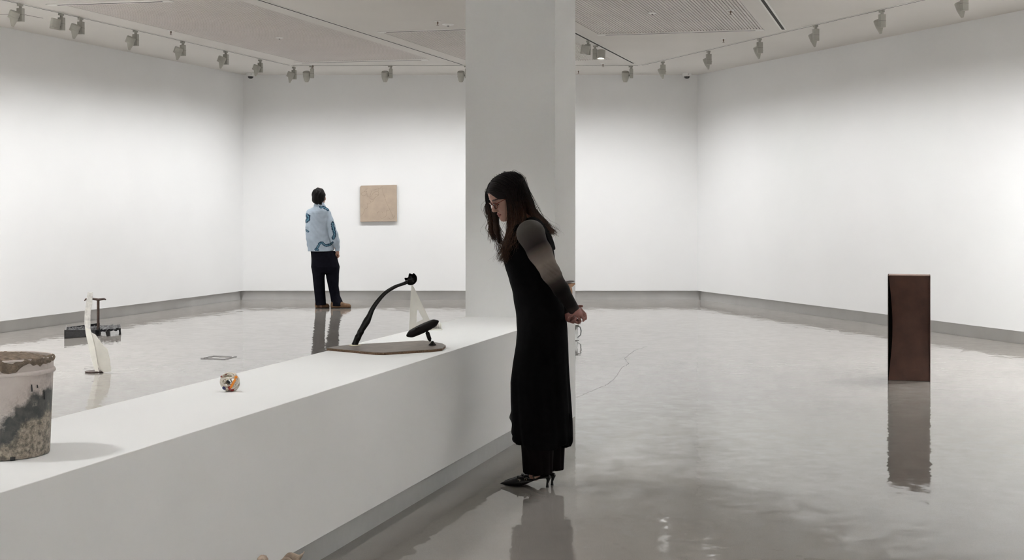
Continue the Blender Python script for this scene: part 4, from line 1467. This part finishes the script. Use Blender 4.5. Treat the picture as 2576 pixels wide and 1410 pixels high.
# trousers under the dress
tr = Field((WO.x - .25, WO.y - .2, .04), (WO.x + .22, WO.y + .2, .5), 0.005)
def leg_rows(tab, l):
    out = []
    for y, xl, xr, b in tab:
        fa, z = wfz(xl, y, l)
        fb, _ = wfz(xr, y, l)
        out.append((z, (fa + fb) / 2 + wc1, wc2 + l, (fa - fb) / 2, b))
    return out
rp = lambda th, z: 0.02 * np.sin(11 * th) + 0.012 * np.sin(19 * th + 20 * z)
tr.loft(leg_rows([(1010, 1308, 1395, .07), (1122, 1313, 1392, .07), (1190, 1317, 1389, .066)], .058), E1, E2, k=.006, ripple=rp)
tr.loft(leg_rows([(1010, 1330, 1420, .07), (1122, 1336, 1420, .07), (1179, 1346, 1418, .066)], -.058), E1, E2, k=.006, ripple=rp)
tr.build('trousers', 'dark_velvet', wm)

# sleeves
TA = np.array
sl_rest = []
def sleeve(sh, el, wr, nm, near):
    pts = [np.array(sh), np.array(el), np.array(wr)]
    f = Field(np.minimum.reduce(pts) - .10, np.maximum.reduce(pts) + .10, 0.004)
    mid1 = sh.lerp(el, .45)
    mid2 = el.lerp(wr, .45)
    f.chain([sh, mid1, el, mid2, wr + (wr - el).normalized() * .006], [.066, .0595, .0465, .0385, .0295], .02)
    f.ell(sh + Vector((0, 0, .004)) + WL * (-.02 if near else .02), (.068, .055, .066), k=.03)
    # wrinkles at the elbow crook and under the shoulder
    x, y, z = f.ax[0][:, None, None], f.ax[1][None, :, None], f.ax[2][None, None, :]
    ge = np.exp(-((x - el.x) ** 2 + (z - el.z) ** 2) / .05 ** 2) * .0022
    f.F += (ge * np.sin((z * .8 + x * .6) * 330)).astype(np.float32)
    d = (wr - el).normalized()
    f.cut(lambda x, y, z: (x - wr.x) * d.x + (y - wr.y) * d.y + (z - wr.z) * d.z - .008)
    L1, L2 = (el - sh).length, (wr - el).length
    def colr(V):
        a = np.array(sh); b = np.array(el); c = np.array(wr)
        t1 = np.clip(((V - a) @ (b - a)) / L1 ** 2, -.6, 1)
        t2 = np.clip(((V - b) @ (c - b)) / L2 ** 2, 0, 1)
        t = np.where(t2 > 0, 1 + t2, t1)
        ks = [-.6, -.2, .1, .32, .5, .75, .95, 1.15, 1.4, 1.85, 2.0]
        cs = np.array([[.085, .078, .07], [.075, .068, .060], [.048, .040, .036], [.024, .018, .017], [.11, .088, .075], [.21, .174, .148], [.15, .124, .105], [.035, .027, .023], [.006, .0045, .004], [.007, .0055, .005], [.035, .029, .025]])
        return np.stack([np.interp(t, ks, cs[:, i]) for i in range(3)], 1)
    f.build(nm, 'sleeve', wm, colr)
sleeve(SH_L, EL_L, WR_L, 'sleeve', True)
sleeve(SH_R, EL_R, WR_R, 'sleeve', False)
# wide strap of the dress over the near shoulder
m = MB()
sp = [(1318, 556, .135), (1328, 550, .140), (1340, 551, .145), (1352, 559, .150), (1364, 573, .150), (1375, 592, .148), (1383, 612, .142), (1389, 634, .134)]
vs = []
for i, (x, y, l) in enumerate(sp):
    p = WP(x, y, l)
    q = WP(x + 10, y - 5, l - .07)
    vs += [p, p.lerp(q, .5) + Vector((0, 0, .006)), q]
m.add(vs, [k for i in range(len(sp) - 1) for k in ((i * 3, i * 3 + 1, i * 3 + 4, i * 3 + 3), (i * 3 + 1, i * 3 + 2, i * 3 + 5, i * 3 + 4))])
o = part(m, 'dress_strap', 'black_fabric', wm, True)
md = o.modifiers.new('sub', 'SUBSURF'); md.levels = 2; md.render_levels = 2
md = o.modifiers.new('thick', 'SOLIDIFY'); md.thickness = 0.006

# hair: scalp mass plus wavy locks
hf = Field(np.array(OH) - (.22, .22, .42), np.array(OH) + (.30, .22, .2), 0.0045)
he = lambda c, r, k=.02, op='u': hf.ell(hd(*c), np.array(r) * HS, RH, k, op)
he((-.010, 0, .038), (.112, .084, .088))
he((-.035, 0, -.01), (.080, .076, .10), .03)
he((-.045, 0, -.075), (.055, .066, .07), .03)
he((.10, 0.0, -.038), (.072, .056, .100), .012, 's')
def hcone(a, b, r1, r2, k=.02): hf.cone(WP(*a), WP(*b), r1, r2, k)
for ch in ([(1298, 500, .045), (1294, 540, .070), (1287, 585, .105), (1279, 625, .105), (1270, 652, .10)], [(1308, 510, .04), (1306, 550, .06), (1298, 590, .09)],
           [(1318, 500, .02), (1334, 530, .03), (1350, 550, .03), (1372, 575, .03), (1386, 588, .03)], [(1310, 500, -.05), (1328, 535, -.05), (1350, 556, -.04)],
           [(1240, 490, -.085), (1246, 540, -.095), (1250, 580, -.09), (1256, 610, -.08)]):
    R_ = [.022, .020, .014, .008, .003]
    for i in range(len(ch) - 1): hcone(ch[i], ch[i + 1], R_[i], R_[i + 1])
hair = hf.build('hair', 'hair_dark', wm, lambda V: np.tile([.010, .0065, .0055], (len(V), 1)) + np.clip((OH.z - .02 - V[:, 2:3]) / .16, 0, 1) * np.array([[.028, .012, .006]]))
# locks
lk = MB()
lcol = []
def lock(g, r0, wav, ph, segs, w0):
    n = len(g)
    t = np.linspace(0, n - 1, segs)
    pts = []
    for u_ in t:
        i = min(int(u_), n - 2)
        fu = u_ - i
        p0_, p1_, p2_, p3_ = g[max(i - 1, 0)], g[i], g[i + 1], g[min(i + 2, n - 1)]
        p = .5 * (2 * p1_ + (-p0_ + p2_) * fu + (2 * p0_ - 5 * p1_ + 4 * p2_ - p3_) * fu ** 2 + (-p0_ + 3 * p1_ - 3 * p2_ + p3_) * fu ** 3)
        s = u_ / (n - 1)
        a = wav * max(0, s - w0) / (1 - w0)
        pts.append(p + np.array(WF) * a * math.sin(ph + s * 24) + np.array(WL) * a * math.cos(ph + s * 22))
    rad = [r0 * (1 - .85 * (k / (segs - 1)) ** 1.8) * (0.5 if k == 0 else 1) for k in range(segs)]
    nv = len(lk.v)
    lk.tube(pts, rad, 5)
    base = np.array([.0085, .0055, .0046])
    jt = rng.uniform(.55, 1.6)
    for k in range(len(lk.v) - nv):
        z = lk.v[nv + k][2]
        lcol.append((base + max(0, min(1, (OH.z - .01 - z) / .15)) * np.array([.050, .023, .011])) * jt)
def cap_pt(ux, phi, s, off):
    ux = max(-.97, min(.97, ux))
    k = math.sqrt(1 - ux * ux)
    o_ = 1 + off
    return np.array(hd(-.010 + .112 * ux * o_, s * .084 * k * math.sin(phi) * o_, .038 + .088 * k * math.cos(phi) * o_))
def strand(ux, s, ends, r0, wav, stray=0.0):
    off = rng.uniform(.005, .045) + stray * abs(rng.normal(0, .06))
    pmax = math.radians(rng.uniform(86, 104))
    g = [cap_pt(ux - .52 * (f_ ** (1.15 if ux < .55 else 1.9)) * (1 if ux > -.2 else .35), pmax * f_, s, off) for f_ in np.linspace(.05, 1, 6)]
    jx, jy, jl = rng.normal(0, 6 + 8 * stray), rng.normal(0, 5), rng.normal(0, .014)
    for i, (x, y, l) in enumerate(ends):
        q = .45 + .55 * i / (len(ends) - 1)
        g.append(np.array(WP(x + jx * q + rng.normal(0, 1.2), y + jy * q, l + jl * q)))
    lock(g, r0, wav, rng.uniform(0, 6.28), 34, .52)
NEAR = [(.62, .95, [(1285, 545, .108), (1283, 590, .128), (1273, 628, .122), (1265, 657, .11)], 130),
        (.15, .70, [(1302, 548, .118), (1292, 590, .138), (1281, 628, .130), (1270, 655, .12)], 120),
        (-.25, .25, [(1318, 545, .110), (1312, 572, .135), (1302, 600, .145), (1292, 625, .14)], 90),
        (-.62, -.10, [(1338, 530, .085), (1352, 553, .088), (1370, 570, .080), (1386, 586, .07)], 110),
        (-.95, -.5, [(1344, 525, .045), (1360, 550, .045), (1376, 570, .04), (1391, 588, .035)], 90)]
FAR = [(.6, .95, [(1226, 520, -.095), (1236, 555, -.10), (1236, 582, -.10), (1246, 604, -.09)], 80),
       (.1, .7, [(1240, 530, -.10), (1250, 570, -.105), (1257, 605, -.095), (1263, 640, -.085)], 80),
       (-.9, .1, [(1340, 528, -.02), (1356, 552, -.01), (1372, 570, .0), (1386, 586, .01)], 80)]
for s_, tab in ((1, NEAR), (-1, FAR)):
    for u0, u1, ends, n in tab:
        for _ in range(n):
            strand(rng.uniform(u0, u1), s_, ends, rng.uniform(.0015, .0030), rng.uniform(.005, .017))
        for _ in range(9):
            strand(rng.uniform(u0, u1), s_, ends, .0008, rng.uniform(.008, .02), 1.0)
for _ in range(60):
    g0 = [(1254, 451, -.005), (1236, 462, -.03), (1224, 481, -.06), (1223, 505, -.08), (1229, 532, -.09), (1237, 560, -.10), (1235, 585, -.10), (1245, 604, -.09)]
    ox, oy, ol = rng.uniform(-2, 7), rng.normal(0, 3), rng.normal(0, .008)
    g1 = [np.array(WP(x + ox * min(1, i / 3), y + oy * min(1, i / 4), l + ol)) for i, (x, y, l) in enumerate(g0)]
    lock(g1, rng.uniform(.0016, .0030), rng.uniform(.004, .013), rng.uniform(0, 6.28), 30, .5)
o = lk.build('hair_locks', 'hair_dark', None, True)
set_colors(o.data, np.array(lcol))
for v in o.data.vertices: v.co -= wm.location
o.parent = wm

# glasses
gm = MB()
def gring(s):
    return [hd(.1055 - .004 * abs(math.cos(a)) - (.006 if s * math.cos(a) > 0 else 0) * abs(math.cos(a)), s * .0335 + .0255 * math.cos(a), -.008 + .0185 * math.sin(a) * (1 if math.sin(a) > 0 else .95)) for a in np.linspace(0, 2 * math.pi, 36, endpoint=False)]
for s in (-1, 1): gm.loop(gring(s), .0017, 8)
gm.tube([hd(.105, -.009, .0), hd(.109, 0, .003), hd(.105, .009, .0)], .0018, 8)
gl = part(gm, 'glasses', 'glasses_red', wm, True)
for s in (-1, 1):
    part(MB().tube([hd(.098, s * .059, .002), hd(.06, s * .074, .004), hd(.0, s * .083, .004), hd(-.02, s * .084, -.01)], .002, 8), 'temple', 'glasses_red', gl, True)
    rg = gring(s)
    c = sum(rg, Vector()) / len(rg)
    part(MB().add([c] + rg, [(0, i + 1, (i + 1) % 36 + 1) for i in range(36)]), 'lens', 'lens_clear', gl, True)

# pointed slingback shoes
def shoe(toe, heel, l, name):
    a, b = on_z(toe[0], toe[1], 0.012), on_z(heel[0], heel[1], 0)
    a.z = b.z = 0
    d = (a - b)
    L = d.length
    d.normalize()
    sd = Vector((-d.y, d.x, 0))
    m = MB()
    vs, fs = [], []
    NS, NK = 26, 16
    for i in range(NS):
        u_ = i / (NS - 1)                       # 0 heel, 1 toe tip
        w_ = np.interp(u_, [0, .12, .3, .5, .65, .8, .92, 1], [.018, .025, .024, .031, .037, .028, .013, .002])
        bot = np.interp(u_, [0, .12, .25, .4, .52, .62, .9, 1], [.046, .045, .040, .022, .006, .001, .004, .010])
        top = np.interp(u_, [0, .05, .12, .25, .40, .5, .62, .72, .85, .95, 1], [.062, .068, .060, .052, .042, .050, .052, .042, .030, .020, .012])
        for k in range(NK):
            t_ = 2 * math.pi * k / NK
            cy = math.sin(t_)
            z = bot + (top - bot) * (0.5 + .5 * cy) if True else 0
            vs.append(b + d * (L * u_) + sd * (w_ * math.cos(t_) * (1 - .25 * max(0, cy))) + Vector((0, 0, z)))
    for i in range(NS - 1):
        for k in range(NK):
            k2 = (k + 1) % NK
            fs.append((i * NK + k, i * NK + k2, (i + 1) * NK + k2, (i + 1) * NK + k))
    fs += [tuple(reversed(range(NK))), tuple((NS - 1) * NK + k for k in range(NK))]
    m.add(vs, fs)
    s = part(m, name, 'shoe_black', wm, True, angle=70)
    hb_ = b + d * (L * .055)
    part(MB().tube([lift(hb_, 0.0005), lift(hb_, .004), lift(hb_, .02), lift(hb_ - d * .004, .036), lift(hb_ - d * .004, .052)], [.0085, .0075, .0055, .0085, .016], 12), 'heel', 'shoe_black', s, True, angle=60)
    for u_, z, r in ((.60, .050, .030), (.47, .055, .030), (.30, .064, .028)):
        c = b + d * (L * u_)
        arc_ = [c + sd * (r * math.cos(t_)) + d * (.012 * math.sin(t_)) + Vector((0, 0, z - .018 + .022 * math.sin(t_))) for t_ in np.linspace(-.1, math.pi + .1, 14)]
        part(MB().tube(arc_, .0034, 6), 'strap', 'shoe_black', s, True)
        c2 = c - sd * 0 + sd * (r * .93) + Vector((0, 0, z - .012))
        pts_ = [c2 + d * (.0052 * math.cos(t_)) + Vector((0, 0, .0052 * math.sin(t_))) + sd * .003 for t_ in np.linspace(0, 2 * math.pi, 16, endpoint=False)]
        part(MB().loop(pts_, .0011, 6), 'buckle', 'buckle_metal', s, True)
    back_ = [b + d * (L * .33) + sd * (.027) + Vector((0, 0, .060)), b + d * (L * .12) + sd * .026 + Vector((0, 0, .072)), b - d * .006 + Vector((0, 0, .078)), b + d * (L * .12) - sd * .026 + Vector((0, 0, .072)), b + d * (L * .33) - sd * .027 + Vector((0, 0, .060))]
    part(MB().tube(back_, .004, 6), 'heel_strap', 'shoe_black', s, True)
shoe((1258, 1217), (1384, 1227), .05, 'shoe')
shoe((1268, 1211), (1396, 1221.5), -.05, 'shoe')

# ------------------------------------------------------------------ man looking at the panel
MD = 21.05
def MP(x, y, dd=0.0): return P(x, y, MD + dd)
mo = MP(820, 776)
mn = thing('person', 'person in pale blue patterned shirt and dark trousers seen from behind, facing the beige panel', 'person', (mo.x, mo.y, 0))
def mrows(tab):
    out = []
    for y, xl, xr, b, dd in tab:
        a_, b_ = MP(xl, y), MP(xr, y)
        out.append((a_.z, (a_.x + b_.x) / 2, MD + dd, (b_.x - a_.x) / 2, b))
    return out
X_, Y_ = (1, 0), (0, 1)
lo = np.array((MP(760, 500).x, MD - .35, .01))
hi = np.array((MP(890, 500).x, MD + .4, MP(800, 465).z))
# body
f = Field(lo, hi, .007)
f.ell(MP(803, 493, 0), (.078, .098, .115), k=.02)
f.ell(MP(806, 503, .05), (.066, .07, .08), k=.02)
f.ell(MP(817.5, 500, .0), (.012, .02, .03), k=.008)
f.cone(MP(803, 503), MP(804, 525), .058, .066, .03)
f.loft(mrows([(522, 795, 815, .05, 0), (530, 782, 824, .10, 0), (560, 777, 826, .11, 0), (600, 780, 830, .11, 0), (650, 784, 842, .12, 0)]), X_, Y_, k=.03)
f.chain([MP(801, 655), MP(805, 710), MP(806, 770)], [.085, .06, .04], .03)
f.chain([MP(830, 655), MP(839, 710, .02), MP(846, 768, .03)], [.085, .06, .04], .03)
f.chain([MP(821, 536), MP(836, 588, -.03), MP(848, 628, -.01)], [.055, .042, .03], .02)
f.chain([MP(781, 536, .02), MP(780, 590, .12), MP(800, 600, .28)], [.055, .042, .03], .02)
f.ell(MP(849.5, 636, -.005), (.022, .036, .042), k=.015)
for i, (dx_, dd) in enumerate(((2.2, -.03), (1.0, -.012), (-.5, .006), (-2.0, .022))):
    f.chain([MP(850 + dx_ * .6, 639, dd), MP(850.5 + dx_, 645 - abs(i - 1) * .3, dd - .002), MP(848 + dx_, 650 - abs(i - 1.5) * .7, dd)], [.0105, .0095, .0085], .004)
f.chain([MP(847, 634, -.03), MP(845.5, 640, -.04), MP(846, 645, -.04)], [.012, .010, .008], .006)
f.build('body', 'skin', mn, lambda V: np.tile([.36, .20, .145], (len(V), 1)))
# shirt
f = Field(lo, hi, .006)
f.loft(mrows([(516, 791, 818, .075, 0), (521, 788, 820, .085, 0), (526, 780, 826, .115, 0), (532, 774, 829, .135, 0), (545, 769.5, 829, .145, 0), (570, 769, 829, .15, 0), (595, 770, 832, .155, 0), (620, 773, 839, .16, 0), (637, 776.5, 842.5, .165, 0)]), X_, Y_, k=.01,
       ripple=lambda th, z: .018 * np.sin(8 * th + 6 * z) * np.clip((1.55 - z) / .4, 0, 1) + .006 * np.sin(15 * th - 9 * z))
f.cone(MP(803, 524), MP(803.5, 515), .078, .070, .015)
f.chain([MP(820, 537), MP(828, 560, -.02), MP(838, 591, -.03), MP(843, 606, -.025)], [.068, .070, .070, .064], .012)
f.chain([MP(843, 606, -.025), MP(848, 622, -.01)], [.062, .040], .015)
f.chain([MP(781, 537, .02), MP(780, 590, .12), MP(797, 600, .26)], [.064, .058, .045], .02)
f.cone(MP(848, 622, -.01), MP(849, 631, -.008), .036, .034, .006)
x, y, z = f.ax[0][:, None, None], f.ax[1][None, :, None], f.ax[2][None, None, :]
f.F += (.003 * np.sin(z * 60 + 4 * np.sin(x * 18)) * np.sin(x * 30 + z * 12)).astype(np.float32)
zh = MP(800, 637).z
f.cut(lambda x, y, z: np.where(x < MP(838, 600).x + .03, -(z - zh - .11 * np.clip((x - MP(805, 600).x) / .2, -0.1, 1) * .35), -1) + 0 * y)
f.cut(lambda x, y, z: -(z - MP(848, 632.5).z) + 0 * x + 0 * y)
PR = [([(806, 521), (814, 522), (820, 525), (826, 528.5)], 3.2), ([(772, 541), (776, 545), (776, 552), (771, 557)], 4.6), ([(769, 579), (775, 583)], 2.6),
      ([(837, 562), (838, 572), (841, 583), (842, 592), (838, 600)], 4.2), ([(796, 628), (800, 620), (804, 613), (811, 611), (817, 617), (824, 618), (830, 616), (836, 611)], 3.2), ([(794, 628), (800, 629)], 3.0)]
def shirt_col(V):
    px = CX + V[:, 0] / V[:, 1] * FPX
    py = HY - (V[:, 2] - H) / V[:, 1] * FPX
    C = np.tile([.40, .47, .545], (len(V), 1))
    front = V[:, 1] < MD + .03
    for pl_, r in PR:
        d = np.full(len(V), 99.)
        for (a0, a1), (b0, b1) in zip(pl_[:-1], pl_[1:]):
            L2 = (b0 - a0) ** 2 + (b1 - a1) ** 2
            t_ = np.clip(((px - a0) * (b0 - a0) + (py - a1) * (b1 - a1)) / L2, 0, 1)
            d = np.minimum(d, np.hypot(px - a0 - (b0 - a0) * t_, py - a1 - (b1 - a1) * t_))
        nz = np.sin(px * .55 + np.sin(py * .4) * 1.5) * np.cos(py * .5 + px * .2)
        inn = front & (d < r * (1 + .22 * nz))
        C[inn] = np.where(nz[inn, None] > .35, [[.07, .17, .24]], [[.012, .03, .06]])
        C[inn & (d > r * .72)] = (.02, .045, .08)
        C[inn & (d < r * .3) & (nz < .2)] = (.14, .28, .36)
    yoke = front & (np.abs(py - 538.5) < .5) & (px > 771) & (px < 812)
    C[yoke] = (.31, .365, .43)
    return C
f.build('shirt', 'shirt', mn, shirt_col)
# trousers
f = Field(lo, hi, .007)
rp2 = lambda th, z: .02 * np.sin(5 * th + 9 * z)
f.loft(mrows([(632, 781, 843, .15, 0), (650, 783, 848, .15, 0), (672, 784, 853, .15, 0), (686, 790, 849, .11, 0)]), X_, Y_, k=.02, ripple=rp2)
f.loft(mrows([(648, 790, 812, .09, -.01), (672, 785, 818, .12, -.01), (700, 787.5, 817, .11, -.01), (730, 790.5, 818, .105, -.01), (757, 793, 819.5, .10, -.01), (767, 794, 820, .10, -.01)]), X_, Y_, k=.03, ripple=rp2)
f.loft(mrows([(648, 822, 844, .09, .02), (672, 818, 853, .12, .02), (700, 821, 852.5, .11, .02), (720, 825, 851.5, .105, .02), (745, 830, 854.5, .10, .03), (760, 832, 861, .11, .04), (770, 832.5, 863, .12, .04)]), X_, Y_, k=.03, ripple=rp2)
f.build('trousers', 'navy_trouser', mn)
# hair
f = Field(np.array(MP(770, 530)) - (0, .3, 0), np.array(MP(835, 465)) + (0, .3, 0), .006)
f.ell(MP(801.5, 491, -.01), (.096, .115, .105), k=.02)
f.ell(MP(799.5, 503, -.03), (.085, .085, .07), k=.03)
for x_, y_ in ((793, 511), (798, 514), (803, 516), (807, 514), (789, 508)):
    f.cone(MP(x_, 500, -.06), MP(x_ + 1, y_, -.065), .022, .008, .012)
f.ell(MP(815, 504, .08), (.07, .10, .075), k=.012, op='s')
x, y, z = f.ax[0][:, None, None], f.ax[1][None, :, None], f.ax[2][None, None, :]
f.F += (.0035 * np.sin(x * 95 + 2 * np.sin(z * 25)) + 0 * y).astype(np.float32)
f.build('hair', 'hair_black', mn)
def loafer(heel, toe, dd0, dd1):
    a, b = MP(*heel, dd0), MP(*toe, dd1)
    a.z = b.z = 0
    f = Field(np.minimum(np.array(a), np.array(b)) - .08, np.maximum(np.array(a), np.array(b)) + .12, .005)
    d = (b - a).normalized()
    a2, b2 = a + d * .035, b - d * .04
    f.chain([lift(a2, .042), lift(a2.lerp(b2, .5), .046), lift(b2, .032)], [.038, .040, .030], .03)
    f.cone(lift(a2, .02), lift(b2, .02), .036, .036, .02)
    f.cone(lift(a2, .075), lift(a2 + d * .05, .07), .036, .034, .03)
    f.cut(lambda x, y, z: -(z - .010) + 0 * x + 0 * y)
    s = f.build('shoe', 'shoe_tan', mn)
    m = MB()
    pts_ = []
    sd = Vector((-d.y, d.x, 0))
    for t_ in np.linspace(0, 2 * math.pi, 24, endpoint=False):
        pts_.append((a2 + b2) / 2 + d * ((b2 - a2).length / 2 + .037) * math.cos(t_) + sd * .040 * math.sin(t_) + Vector((0, 0, .0005)))
    part(m.prism(pts_, (0, 0, .012)), 'sole', 'shoe_sole', s)
loafer((793.5, 776), (829, 776), -.02, .06)
loafer((833, 777), (883.5, 777), -.02, .02)
